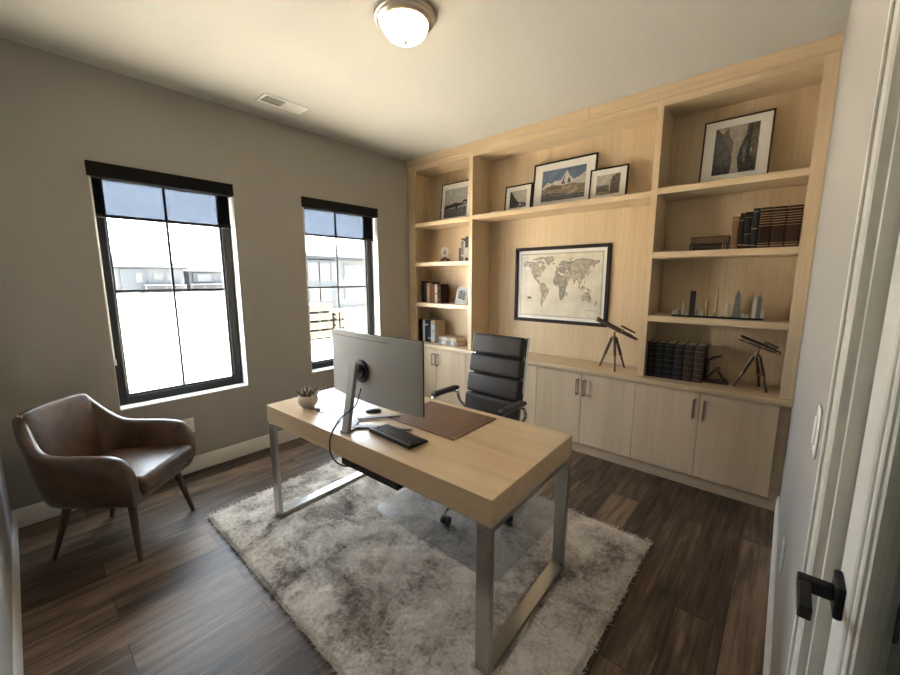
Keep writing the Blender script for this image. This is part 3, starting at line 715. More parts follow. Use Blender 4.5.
# ---------------------------------------------------------------- executive chair
EX, EY = 1.868, -1.185
ch = thing('office_chair', 'black high-back padded leather office chair with chrome arms behind the desk', 'office chair', (EX, EY, MZ), 0)
def back_y(z): return .20+(z-.50)*.16           # local, z above the mat
for k, (z0, z1) in enumerate(((.505, .648), (.654, .787), (.793, .919), (.925, 1.062))):
    zm = (z0+z1)/2; th = .062 if k < 3 else .058; hw = .216-.004*k
    m = Matrix.Translation((-.01, back_y(zm), zm)) @ Matrix.Rotation(-.16, 4, 'X')
    mb = MB(); rbox(mb, -hw, hw, -th/2, th/2, -(z1-z0)/2, (z1-z0)/2, .020, seg=4, mat=m)
    mb.build('back_cushion', M['leather_dark'], ch, sharp=1.2)
for k in range(3):
    m = Matrix.Translation((-.01, -.19+k*.148, .468-.006*k)) @ Matrix.Rotation(-.04, 4, 'X')
    mb = MB(); rbox(mb, -.225, .225, -.072, .072, -.035, .035, .028, seg=4, mat=m); mb.build('seat_cushion', M['leather_dark'], ch, sharp=1.2)
MB().box(-.2, .18, -.24, .2, .418, .434, .004).build('seat_pan', M['black'], ch)
mb = MB(); m = Matrix.Translation((-.01, back_y(.78)+.033, .78)) @ Matrix.Rotation(-.16, 4, 'X'); mb.box(-.19, .19, -.004, .006, -.27, .27, .003, mat=m); mb.build('back_panel', M['leather_dark'], ch)
for s in (-1, 1):
    x = -.01+s*.204
    pts = curve_pts([(x, -.27, .462), (x, -.20, .468), (x, .05, .458), (x, .16, .468), (x, back_y(.54)+.036, .54), (x, back_y(.8)+.040, .8), (x, back_y(1.055)+.036, 1.056)], 6)
    MB().tube(pts, .011, 10).build('side_rail', M['chrome'], ch)
    xa = -.01+s*.272
    pts = curve_pts([(x+s*.012, .235, .50), (xa, .20, .575), (xa, .17, .640), (xa, .08, .660), (xa, -.06, .655), (xa, -.085, .628), (xa, -.07, .56), (xa-s*.01, .02, .49), (x+s*.008, .06, .455)], 6)
    a = MB().tube(pts, .0115, 10, flat=.8).build('armrest', M['chrome'], ch); a['label'] = 'chrome armrest loop'
    mb = MB(); rbox(mb, xa-.026, xa+.026, -.075, .175, .662, .688, .011, seg=3); p = mb.build('arm_pad', M['leather_dark'], ch, sharp=1.2); p.parent = a
MB().lathe([(0, .09), (.028, .09), (.028, .26), (.018, .262), (.018, .395), (0, .395)], seg=20).build('gas_lift', M['chrome'], ch)
MB().box(-.09, .09, -.11, .11, .385, .418, .01).build('tilt_mechanism', M['black'], ch)
MB().lathe([(0, .07), (.04, .07), (.045, .085), (.04, .125), (0, .13)], seg=20).build('base_hub', M['chrome'], ch)
for k in range(5):
    a = math.radians(-82+72*k); dv = Vector((math.cos(a), math.sin(a), 0)); e_ = dv*.325
    MB().tube([dv*.035+Vector((0, 0, .105)), dv*.17+Vector((0, 0, .097)), e_+Vector((0, 0, .075))], .017, 10, r2=.011).build('base_leg', M['chrome'], ch)
    off = Vector((-dv.y, dv.x, 0))*.012
    c = MB(); c.tube([e_+Vector((0, 0, .086)), e_+Vector((0, 0, .052))], .006, 8, mi=1)
    n = Vector((-dv.y, dv.x, 0)); wc = e_+dv*(-.012)+Vector((0, 0, .0255))
    for s in (-1, 1): c.tube([wc+n*s*.006, wc+n*s*.024], .025, 18)
    c.tube([wc-n*.006, wc+n*.006], .016, 14)
    c.build('caster', [M['rubber'], M['chrome']], ch)

# ---------------------------------------------------------------- leather armchair
ac = thing('armchair', 'brown leather tub armchair with splayed wooden legs below left window', 'armchair', (.57, -2.754, 0), PI/4)
st = [  # outer top (x, y, z) and outer bottom (x, y), half profile from arm front to middle of back
    ((.262, .268, .365), (.245, .252)), ((.264, .274, .44), (.24, .252)), ((.254, .279, .52), (.225, .252)), ((.225, .282, .575), (.20, .252)), ((.175, .284, .600), (.155, .252)),
    ((.05, .288, .604), (.04, .252)), ((-.08, .288, .604), (-.08, .250)), ((-.16, .282, .615), (-.155, .240)), ((-.225, .262, .675), (-.195, .222)),
    ((-.292, .230, .765), (-.218, .195)), ((-.318, .205, .806), (-.228, .17)), ((-.330, .10, .812), (-.236, .09)), ((-.333, 0, .813), (-.24, 0))]
st = st+[((a[0], -a[1], a[2]), (b[0], -b[1])) for a, b in st[-2::-1]]
t = bmesh.new(); rows = []; n = len(st); TH = .062
for i, (tp, bt) in enumerate(st):
    p0 = st[max(0, i-1)][0]; p1 = st[min(n-1, i+1)][0]
    if i <= 3: nv = Vector((0, 1))
    elif i >= n-4: nv = Vector((0, -1))
    else:
        dx, dy = p1[0]-p0[0], p1[1]-p0[1]; nv = Vector((dy, -dx)).normalized()
        if nv.dot(Vector((tp[0]+.05, tp[1]))) < 0: nv = -nv
    zb, ztp = .305, tp[2]
    o_t, o_b = Vector((tp[0], tp[1])), Vector((bt[0], bt[1]))
    def lerp(f): return o_b+(o_t-o_b)*f
    sec = []
    hgt_ = ztp-zb
    bul = .012*min(1, hgt_/.3)
    sec.append((*(o_b-nv*.03), zb)); sec.append((*o_b, zb+.012))
    sec.append((*(lerp(.35)+nv*bul), zb+hgt_*.35)); sec.append((*(lerp(.72)+nv*bul), zb+hgt_*.72)); sec.append((*(o_t-nv*.002), ztp-.018)); sec.append((*(o_t-nv*.014), ztp-.003))
    sec.append((*(o_t-nv*(TH-.018)), ztp-.002)); sec.append((*(o_t-nv*(TH-.004)), ztp-.018))
    sec.append((*(lerp(.72)-nv*TH), zb+hgt_*.72)); sec.append((*(lerp(.35)-nv*TH), zb+hgt_*.35)); sec.append((*(o_b-nv*TH), zb+.03)); sec.append((*(o_b-nv*(TH+.004)), zb))
    rows.append([t.verts.new(v) for v in sec])
K = len(rows[0])
for A, B in zip(rows, rows[1:]):
    for k in range(K): t.faces.new((A[k], A[(k+1) % K], B[(k+1) % K], B[k]))
t.faces.new(rows[0]); t.faces.new(rows[-1][::-1]); bmesh.ops.recalc_face_normals(t, faces=t.faces)
mb = MB(); mb._merge(t, 0); sh = mb.build('shell', M['leather'], ac, sharp=3)
md = sh.modifiers.new('smooth', 'SUBSURF'); md.levels = 2; md.render_levels = 2
mb = MB(); rbox(mb, -.165, .250, -.225, .225, .306, .352, .018, seg=3); mb.build('seat_base', M['leather'], ac, sharp=1.2)
mb = MB(); rbox(mb, -.205, .285, -.220, .220, -.048, .046, .036, seg=5, mat=Matrix.Translation((0, 0, .397)) @ Matrix.Rotation(-.05, 4, 'Y'))
for v in mb.bm.verts:
    if v.co.z > .40: v.co.z += .014*max(0, 1-(v.co.x/.28)**2)*max(0, 1-(v.co.y/.24)**2)
mb.build('seat_cushion', M['leather'], ac, sharp=1.2)
for (fx, fy, tx_, ty_) in ((.228, .23, .18, .175), (.228, -.23, .18, -.175), (-.235, .188, -.15, .15), (-.235, -.188, -.15, -.15)):
    MB().tube([(tx_, ty_, .312), (fx, fy, 0)], .021, 14, r2=.0115).build('leg', M['walnut'], ac)

# ---------------------------------------------------------------- framed map
MX_0, MX_1, MZ_0, MZ_1, MYF = 1.243, 2.160, 1.052, 1.757, .276
mp_ = thing('framed_map', 'large old-style world map in black frame on the maple back panel', 'framed map', ((MX_0+MX_1)/2, BY, MZ_0))
def frame_bars(mb, x0, x1, z0, z1, w, y0, y1, bev=.002, mi=0):
    mb.box(x0, x1, y0, y1, z0, z0+w, bev, mi); mb.box(x0, x1, y0, y1, z1-w, z1, bev, mi); mb.box(x0, x0+w, y0, y1, z0+w, z1-w, bev, mi); mb.box(x1-w, x1, y0, y1, z0+w, z1-w, bev, mi)
mb = MB(); frame_bars(mb, MX_0, MX_1, MZ_0, MZ_1, .030, MYF, BY-.001); mb.build('frame', M['dark_wood'], mp_, True)
map_sea = plain('map_paper', (.74, .67, .54), .8, var=.14, bscale=7)
map_land = plain('map_land_ink', (.45, .38, .28), .8, var=.42, bscale=45)
map_ink = plain('map_line_ink', (.13, .095, .065), .8)
map_land2 = plain('map_land_grey_ink', (.35, .31, .25), .8, var=.42, bscale=45)
YP = BY-.006
MB().box(MX_0+.028, MX_1-.028, YP, BY-.001, MZ_0+.028, MZ_1-.028).build('mat_board', M['mat_white'], mp_, True)
px0, px1, pz0, pz1 = MX_0+.055, MX_1-.055, MZ_0+.055, MZ_1-.055
pr = MB(); pr.box(px0, px1, YP-.0012, YP-.0002, pz0, pz1, 0, 0)
ix0, ix1, iz0, iz1 = px0+.02, px1-.02, pz0+.02, pz1-.02
for (w, off) in ((.0025, .006), (.0012, .013)): frame_bars(pr, px0+off, px1-off, pz0+off, pz1-off, w, YP-.0018, YP-.0012, 0, 2)
def LL(lon, lat):
    pass
    return (ix0+(lon+172)/360*(ix1-ix0)*1.0, iz0+.05+(lat+62)/147*(iz1-iz0-.06))
lands = [
 [(-168,66),(-156,71),(-128,70),(-108,68),(-95,72),(-82,69),(-94,60),(-92,57),(-82,55),(-79,51),(-77,57),(-77,62),(-70,61),(-64,59),(-56,52),(-66,50),(-61,46),(-70,43),(-74,40),(-76,36),(-81,31),(-80,25),(-83,30),(-90,29),(-97,27),(-97,21),(-94,18),(-90,21),(-87,21),(-88,16),(-83,15),(-83,10),(-78,8),(-84,9),(-92,14),(-105,20),(-106,24),(-112,31),(-110,23),(-115,30),(-120,34),(-124,40),(-124,48),(-135,58),(-150,60),(-160,55),(-165,60)],
 [(-55,82),(-25,83),(-18,76),(-24,70),(-38,65),(-43,60),(-52,66),(-58,75),(-70,78)],
 [(-120,76),(-100,79),(-85,83),(-65,82),(-78,76),(-95,75)], [(-86,73),(-72,71),(-62,66),(-66,62),(-75,66),(-85,70)],
 [(-78,8),(-72,12),(-62,10),(-52,5),(-50,0),(-35,-6),(-39,-15),(-48,-26),(-54,-34),(-58,-38),(-63,-41),(-68,-50),(-66,-55),(-73,-52),(-74,-40),(-71,-28),(-70,-18),(-77,-12),(-81,-5),(-79,2)],
 [(-6,36),(10,37),(11,33),(20,31),(32,31),(37,21),(43,12),(51,12),(46,4),(40,-4),(40,-15),(35,-24),(28,-33),(19,-35),(15,-27),(12,-18),(13,-6),(9,4),(-5,5),(-13,9),(-17,15),(-16,22),(-10,30)],
 [(114,-22),(122,-18),(130,-12),(136,-12),(136,-16),(141,-11),(146,-19),(153,-26),(150,-37),(140,-38),(131,-32),(115,-34)],
 [(43,-13),(50,-16),(47,-25),(44,-22)], [(-5,50),(1,52),(-2,56),(-5,58),(-5,54)], [(-24,64),(-15,66),(-14,64),(-20,63)],
 [(130,31),(136,35),(141,38),(145,44),(139,38),(132,34)], [(95,5),(104,-3),(106,-6),(100,-1)], [(109,1),(117,6),(118,1),(115,-4),(110,-2)], [(131,-2),(141,-3),(150,-10),(138,-7)], [(119,1),(124,1),(122,-5),(120,-3)], [(173,-35),(178,-38),(172,-44),(168,-46),(172,-41)], [(120,18),(125,10),(122,13)], [(50,72),(60,76),(68,77),(58,72)], [(106,-6.5),(114,-7.5),(113,-9)],
]
eur = [(-9,43),(-9,37),(-2,37),(3,42),(9,44),(12,42),(16,38),(18,40),(13,45),(20,42),(23,37),(26,41),(36,41),(40,43),(30,46),(38,47),(50,46),(60,55),(60,69),(45,67),(32,70),(20,70),(8,62),(5,59),(12,56),(18,61),(24,60),(20,55),(8,54),(2,50),(-5,48),(-1,44)]
asia = [(26,40),(28,37),(36,36),(35,31),(39,21),(43,13),(52,17),(59,23),(52,25),(48,30),(56,27),(66,25),(72,20),(77,8),(80,14),(87,21),(91,22),(95,16),(99,8),(103,1),(101,8),(105,9),(109,13),(106,20),(112,22),(120,26),(122,32),(119,38),(125,39),(127,35),(129,38),(133,43),(141,52),(136,55),(155,59),(156,51),(163,60),(178,64),(180,69),(160,70),(140,73),(110,76),(80,73),(70,68),(60,69),(60,55),(50,46),(50,38),(40,41)]
for L_, mi in [(l, 1) for l in lands]+[(eur, 3), (asia, 1)]:
    if L_ is lands[5]: mi = 3
    P2 = [LL(*p) for p in L_]
    pr.face([(x, YP-.0019, z) for x, z in P2], mi)
    for (a, b) in zip(P2, P2[1:]+P2[:1]):
        va, vb = Vector(a), Vector(b); dd = (vb-va)
        if dd.length < 1e-5: continue
        nn = Vector((-dd.y, dd.x)).normalized()*.0013
        pr.face([(va.x+nn.x, YP-.0022, va.y+nn.y), (vb.x+nn.x, YP-.0022, vb.y+nn.y), (vb.x-nn.x, YP-.0022, vb.y-nn.y), (va.x-nn.x, YP-.0022, va.y-nn.y)], 2)
for lon in range(-150, 181, 30):
    x = LL(lon, 0)[0]; pr.face([(x-.0004, YP-.0015, iz0), (x+.0004, YP-.0015, iz0), (x+.0004, YP-.0015, iz1), (x-.0004, YP-.0015, iz1)], 1)
for lat in range(-60, 81, 20):
    z_ = LL(0, lat)[1]; pr.face([(ix0, YP-.0015, z_-.0004), (ix1, YP-.0015, z_-.0004), (ix1, YP-.0015, z_+.0004), (ix0, YP-.0015, z_+.0004)], 1)
frame_bars(pr, ix1-.115, ix1-.01, iz0+.005, iz0+.062, .003, YP-.0021, YP-.0014, 0, 1)
pr.prism([(ix0+.085+.026*math.cos(k*PI/8), iz0+.155+.011*math.sin(k*PI/8)) for k in range(16)], YP-.002, YP-.0014, 'Y', mi=2)
o = pr.build('map_print', [map_sea, map_land, map_ink, map_land2], mp_, True)
MB().box(MX_0+.026, MX_1-.026, YP-.012, YP-.0105, MZ_0+.026, MZ_1-.026).build('glazing', M['picture_glass'], mp_, True)

# ---------------------------------------------------------------- leaning picture frames
PC = {}
def pmat(k, c, var=.2, sc=30):
    if k not in PC: PC[k] = plain('print_'+k, c, .8, var=var, bscale=sc)
    return PC[k]
def picture(label, x0, x1, z, h, y, tilt, bw, fm, mw, art, ground_m, group='framed photographs on the shelves', fd=.016):
    g = thing('picture_frame', label, 'picture frame', ((x0+x1)/2, y, z+.0005), 0, group); g.rotation_euler = (-tilt, 0, 0)
    w = (x1-x0)/2
    mb = MB(); frame_bars(mb, -w, w, 0, h, bw, 0, fd, .0015); mb.build('frame', fm, g)
    MB().box(-w+bw*.8, w-bw*.8, .007, fd-.002, bw*.8, h-bw*.8).build('mat_board', M['mat_white'], g)
    if mw[0] > 0: a0, a1, b0, b1 = -w+bw+mw[0], w-bw-mw[0], bw+mw[1], h-bw-mw[2]
    else: a0, a1, b0, b1 = -w+bw, w-bw, bw, h-bw
    mb = MB(); mats = [ground_m]; mb.box(a0, a1, .0062, .0069, b0, b1)
    for i, (m, poly) in enumerate(art):
        if m not in mats: mats.append(m)
        yy_ = .0061-.00015*i
        mb.face([(a0+(a1-a0)*u, yy_, b0+(b1-b0)*v) for u, v in poly], mats.index(m))
    mb.build('photo_print', mats, g)
    MB().box(-w+bw*.8, w-bw*.8, .0022, .0032, bw*.8, h-bw*.8).build('glazing', M['picture_glass'], g)
    st_ = MB(); st_.box(-.02, .02, 0, .003, .004, h*.75, 0, mat=Matrix.Translation((0, fd, 0)))
    st_.build('backing_strut', M['dark_wood'], g)
    return g
dk, mdk, lt, sky_, tan_ = pmat('dark_ink', (.035, .033, .032)), pmat('mid_grey', (.16, .155, .15), .5, 60), pmat('pale_grey', (.42, .40, .37)), pmat('blue_grey_sky', (.12, .155, .23), .3, 14), pmat('tan_field', (.28, .22, .14), .5, 50)
snow = pmat('snow', (.55, .52, .47)); sky2 = pmat('cream_sky', (.50, .46, .38)); brn = pmat('brown_stone', (.15, .115, .085), .5, 60); greyd = pmat('charcoal_shade', (.075, .07, .068), .5, 50)
picture('small black-framed photo of a dark hillside, left of the mountain picture', 1.142, 1.432, SM, .266, .205, .10, .012, M['dark_wood'], (.042, .045, .040),
        [(greyd, [(0, 0), (1, 0), (1, .22), (.75, .30), (.5, .34), (.3, .62), (.08, .98), (0, .9)]), (mdk, [(.3, .0), (1, 0), (1, .16), (.6, .22)]), (lt, [(.58, .10), (.68, .10), (.66, .32), (.6, .3)])], sky2)
picture('large black-framed photo of a snowy peak, centre of the wide top ledge', 1.436, 2.016, SM, .416, .213, .10, .014, M['dark_wood'], (.075, .06, .06),
        [(snow, [(0, .42), (.14, .62), (.22, .56), (.33, .64), (.45, .62), (.52, .78), (.585, .93), (.64, .74), (.74, .60), (.86, .66), (1, .78), (1, .4)]), (tan_, [(0, 0), (1, 0), (1, .42), (.7, .5), (.5, .46), (.25, .52), (0, .40)]),
         (mdk, [(0, 0), (1, 0), (1, .14), (.7, .16), (.3, .26), (0, .22)]), (greyd, [(.46, .5), (.57, .88), (.52, .6), (.56, .5)]), (greyd, [(.60, .52), (.62, .7), (.68, .58), (.66, .5)]), (brn, [(.1, .40), (.3, .48), (.5, .42), (.36, .34)]), (lt, [(.55, .12), (.72, .18), (.86, .3), (.8, .3), (.66, .2)])], sky_)
picture('small black-framed photo of a stone tower, right of the mountain picture', 1.986, 2.284, SM, .266, .168, .10, .012, M['dark_wood'], (.045, .045, .045),
        [(brn, [(.60, 0), (.98, 0), (.98, .98), (.86, 1), (.72, .92), (.66, .9), (.64, .7), (.60, .68)]), (mdk, [(0, .12), (.55, .16), (.55, .48), (.1, .46), (0, .5)]), (tan_, [(0, 0), (.62, 0), (.62, .16), (0, .14)]), (greyd, [(.72, .1), (.76, .1), (.77, .85), (.73, .85)])], sky2)
picture('grey photo of a dark bridge over water in thin brown frame, narrow left bay', .318, .735, SL1, .418, .176, .115, .010, M['brown_frame'], (.040, .040, .055),
        [(mdk, [(0, 0), (1, 0), (1, .34), (0, .30)]), (dk, [(0, .36), (.1, .46), (.22, .44), (.5, .5), (.75, .46), (.86, .56), (1, .56), (1, .42), (.6, .36), (.3, .34), (0, .30)]), (lt, [(.78, .44), (.9, .5), (.97, .47), (.9, .44)]), (dk, [(.5, .36), (.55, .2), (.6, .36)])], lt)
picture('sepia photo of a narrow street in thin brown frame, right-hand bay', 2.756, 3.130, SR1, .432, .17, .12, .010, M['brown_frame'], (.060, .058, .048),
        [(greyd, [(0, 0), (.42, 0), (.44, .30), (.40, .48), (.30, .60), (.18, .86), (.05, .98), (0, 1)]), (brn, [(.18, .86), (.30, .98), (.34, .80), (.43, .66), (.44, .46), (.40, .42), (.30, .60)]), (greyd, [(.62, 0), (1, 0), (1, 1), (.74, 1), (.72, .78), (.66, .66), (.60, .52), (.56, .30)]), (brn, [(.80, .35), (1, .2), (1, 1), (.86, 1)]), (mdk, [(.66, .5), (.70, .2), (.74, .2), (.74, .62)]), (dk, [(.78, .25), (.82, .25), (.84, .95), (.80, .95)]), (lt, [(.84, .38), (.88, .42), (.87, .5), (.84, .46)])], pmat('warm_pale_sky', (.40, .34, .27)))
g = picture('small white-edged photo standing on left bay shelf beside brown books', .588, .742, SL3, .192, .118, .30, .008, M['white_plate'], (0, 0, 0),
        [(mdk, [(.1, .3), (.9, .2), (.95, .7), (.5, .9), (.1, .8)]), (dk, [(.25, .3), (.45, .3), (.5, .75), (.3, .8)]), (dk, [(.6, .25), (.75, .25), (.75, .6), (.62, .65)])], lt)

# ---------------------------------------------------------------- books
BC = {}
def bmat(c):
    k = tuple(c)
    if k not in BC: BC[k] = plain('book_cloth_%d' % len(BC), c, .65, spec=.12, bump=.15, bscale=150, var=.12)
    return BC[k]
GILT = plain('gilt_bands', (.27, .18, .085), .45, .4)
def book(label, x0, x1, y, depth, z, h, col, bands=(), group=None, gm=None, leath=False, name='book', inset=.004, rot=0):
    """standing book, spine towards the room (-y)"""
    g = thing(name, label, 'book', ((x0+x1)/2, y, z+.0005), rot, group)
    w = (x1-x0)/2-.0006; cv = .0028
    mb = MB(); gm = gm or GILT
    mb.box(-w, -w+cv, .004, depth, 0, h, .0008); mb.box(w-cv, w, .004, depth, 0, h, .0008)
    n = 6; poly = [(w*math.cos(PI+PI*k/n), .005+.005*math.sin(PI+PI*k/n)) for k in range(n+1)]+[(w, .0075), (-w, .0075)]
    mb.prism(poly, 0, h, 'Z')
    for (f, t) in bands:
        pl = [(w*1.01*math.cos(PI+PI*k/n), .005+.0056*math.sin(PI+PI*k/n)) for k in range(n+1)]+[(w, .007), (-w, .007)]
        mb.prism(pl, h*f-t/2, h*f+t/2, 'Z', mi=1)
    mb.build('cover', [bmat(col), gm], g)
    MB().box(-w+cv, w-cv, .0078, depth-inset, inset, h-inset).build('page_block', M['paper'], g)
    return g
def lying(label, x0, x1, y0, y1, z, th, col, bands=(), group=None, gm=None, rot=0):
    """lying book, spine towards the room"""
    cx, cy = (x0+x1)/2, (y0+y1)/2
    g = thing('book', label, 'book', (cx, cy, z+.0005), rot, group); L_ = (x1-x0)/2; D_ = (y1-y0)/2; cv = .0028; gm = gm or GILT
    mb = MB(); mb.box(-L_, L_, -D_+.004, D_, 0, cv, .0008); mb.box(-L_, L_, -D_+.004, D_, th-cv, th, .0008)
    n = 6; poly = [(-D_+.005+.005*math.sin(PI+PI*k/n), th/2+th/2*math.cos(PI+PI*k/n)) for k in range(n+1)]+[(-D_+.0075, th), (-D_+.0075, 0)]
    mb.prism(poly, -L_, L_, 'X')
    for (f, t) in bands:
        pl = [(-D_+.005+.0056*math.sin(PI+PI*k/n), th/2+th/2*math.cos(PI+PI*k/n)) for k in range(n+1)]+[(-D_+.007, th), (-D_+.007, 0)]
        mb.prism(pl, -L_+2*L_*f-t/2, -L_+2*L_*f+t/2, 'X', mi=1)
    mb.build('cover', [bmat(col), gm], g)
    MB().box(-L_+.004, L_-.004, -D_+.0078, D_-.004, cv, th-cv).build('page_block', M['paper'], g)
    return g
B5 = [(f, .0035) for f in (.08, .28, .46, .64, .9)]; B8 = [(.06, .006), (.12, .003), (.55, .003), (.62, .004), (.68, .004), (.74, .004), (.80, .004), (.86, .004), (.94, .005)]
paleb = plain('pale_label', (.45, .43, .4), .6)
# large leather volumes on the countertop
G = 'large dark leather volumes on the countertop'
for i, (a, b, c) in enumerate(((2.549, 2.600, (.019, .013, .012)), (2.600, 2.660, (.020, .018, .013)), (2.660, 2.721, (.017, .017, .018)), (2.721, 2.783, (.028, .026, .024)), (2.783, 2.846, (.046, .031, .022)), (2.846, 2.906, (.068, .045, .03)))):
    nm = ['leftmost large near-black leather volume against the maple divider', 'second large leather volume from the maple divider, greenish black', 'third large leather volume from the divider, blue-black', 'fourth large leather volume from the divider, dark slate', 'fifth large leather volume from divider, dark brown', 'lightest brown leather volume at right end of row, against bookend'][i]
    book(nm, a, b, .052+.004*i, .175, ZC, .258+.001*(i % 3), c, [(f, .005) for f in (.06, .2, .36, .52, .68, .84, .95)], G, gm=plain('spine_rib_%d' % i, tuple(min(1, v*1.6+.006) for v in c), .6))
# right bay, second shelf
G = 'leather books on the right bay shelf'
lying('dark lower book lying flat at left end of leather book row', 2.760, 2.982, .055, .215, SR2, .044, (.028, .021, .018), [(.06, .004), (.84, .006), (.9, .004)], G)
lying('brown banded book lying flat on top of dark book, leather book row', 2.764, 2.976, .058, .21, SR2+.0450, .046, (.115, .066, .034), [(f, .004) for f in (.06, .14, .3, .46, .62, .76, .86, .94)], G, gm=plain('dark_bands', (.05, .03, .018), .5))
for (nm, a, b, h, c, bands) in (
    ('short tan leather book standing next to the flat pair', 2.985, 3.023, .204, (.15, .085, .045), [(.1, .004), (.9, .004)]),
    ('thin black-brown book between tan and grey-banded books', 3.0235, 3.048, .222, (.022, .014, .010), [(.12, .008), (.8, .003)]),
    ('black book with grey marks left of slim teal-banded book', 3.0485, 3.085, .226, (.017, .014, .013), [(.1, .006), (.4, .003), (.85, .003)]),
    ('slim tall book with dark teal lower spine', 3.0855, 3.120, .243, (.020, .025, .025), [(.08, .004), (.5, .006), (.92, .004)]),
    ('first large gilt-banded brown volume beside slim teal book', 3.1215, 3.183, .243, (.022, .012, .009), B8),
    ('middle one of the three large gilt-banded brown volumes', 3.1845, 3.2485, .242, (.028, .013, .010), B8),
    ('large gilt-banded brown volume against the right bookcase stile', 3.250, 3.318, .241, (.030, .013, .010), B8)):
    book(nm, a, b, .052, .17, SR2, h, c, bands, G)
# left bay
G = 'books on the narrow left bay middle shelf'
for (nm, a, b, h, c, bands) in (
    ('black book at left end of narrow bay row, tallest', .122, .163, .24, (.016, .014, .014), [(.85, .003)]),
    ('dark brown book second from left in narrow bay', .166, .203, .226, (.045, .03, .024), []),
    ('tan book between dark brown and chestnut books', .206, .249, .222, (.32, .22, .13), [(.85, .01)]),
    ('chestnut book with gilt line in narrow bay row', .250, .295, .231, (.13, .062, .034), [(.85, .004), (.15, .004)]),
    ('red-brown book left of thin cream book', .296, .331, .208, (.17, .065, .04), []),
    ('thin cream book left of dark brown end book', .332, .368, .208, (.46, .40, .30), [(.5, .02)]),
    ('dark brown thick book at right end of narrow bay row', .370, .424, .21, (.05, .026, .018), [(.2, .004), (.8, .004)])):
    book(nm, a, b, .075, .135, SL3, h, c, bands, G, gm=None)
G = 'books on the countertop in narrow left bay'
for (nm, a, b, h, c, bands) in (
    ('black book at far left on countertop in narrow bay', .088, .132, .256, (.014, .013, .014), []),
    ('thin charcoal book beside black book on countertop', .1325, .149, .252, (.045, .045, .05), []),
    ('pale grey book between charcoal and navy books', .150, .184, .258, (.46, .44, .41), [(.8, .02)]),
    ('navy book directly right of pale grey book', .185, .231, .252, (.028, .034, .05), [(.8, .012)]),
    ('second navy book touching the blue-and-white book', .232, .278, .248, (.032, .04, .058), [(.2, .012)])):
    book(nm, a, b, .062, .18, ZC, h, c, bands, G, gm=paleb)
book('blue-and-white spine book with tan cover, right end of countertop row', .279, .342, .062, .19, ZC, .255, (.40, .30, .20), [(.30, .10), (.7, .06)], G, gm=plain('blue_white_spine', (.36, .40, .48), .6))
lying('blue-grey book at bottom of flat pair in narrow bay', .40, .672, .055, .225, ZC, .044, (.20, .20, .22), [(.3, .06), (.75, .04)], 'flat books in narrow left bay', gm=paleb, rot=.04)
lying('tan-and-cream book on top of flat pair in narrow bay', .405, .665, .058, .22, ZC+.0450, .042, (.36, .27, .19), [(.35, .08), (.8, .03)], 'flat books in narrow left bay', gm=paleb, rot=-.03)
G = 'slim books beside the small sculpture'
for (nm, a, b, h, c, bands) in (
    ('short cream booklet at left of slim book group', .642, .666, .141, (.55, .46, .33), []),
    ('short brown book next to cream booklet', .6665, .697, .139, (.12, .085, .06), []),
    ('tall grey-brown slim book behind brown short book', .699, .730, .235, (.16, .14, .12), [(.25, .02), (.9, .01)]),
    ('pale slim book between two tall dark books', .731, .752, .205, (.50, .46, .40), []),
    ('tallest dark slim book with white band beside maple divider', .753, .790, .248, (.06, .065, .075), [(.35, .1)])):
    book(nm, a, b, .09, .14, SL2, h, c, bands, G, gm=paleb)

# ---------------------------------------------------------------- small sculpture
g = thing('sculpture', 'small dark sculpture with pale ring on narrow left bay shelf', 'sculpture', (.445, .13, SL2))
mb = MB(); mb.box(-.085, .085, -.045, .045, .0005, .012, .003)
mb.build('plinth', M['dark_wood'], g)
mb = MB(); mb.sphere((-.03, 0, .024), .03, sc=(1.2, 1, .8)); mb.sphere((.03, 0, .022), .026, sc=(1.2, 1, .8)); mb.tube([(0, 0, .02), (-.004, 0, .06), (0, 0, .085)], .02, 12, r2=.012); mb.build('figure_body', M['telescope'], g)
MB().sphere((0, 0, .105), .024, seg=18).build('figure_head', plain('grey_stone', (.22, .2, .18), .5), g)
MB().tube([(.042*math.cos(k*PI/14), -.012, .108+.042*math.sin(k*PI/14)) for k in range(28)], .010, 8, closed=True).build('ring', plain('pale_stone', (.5, .44, .36), .5), g)

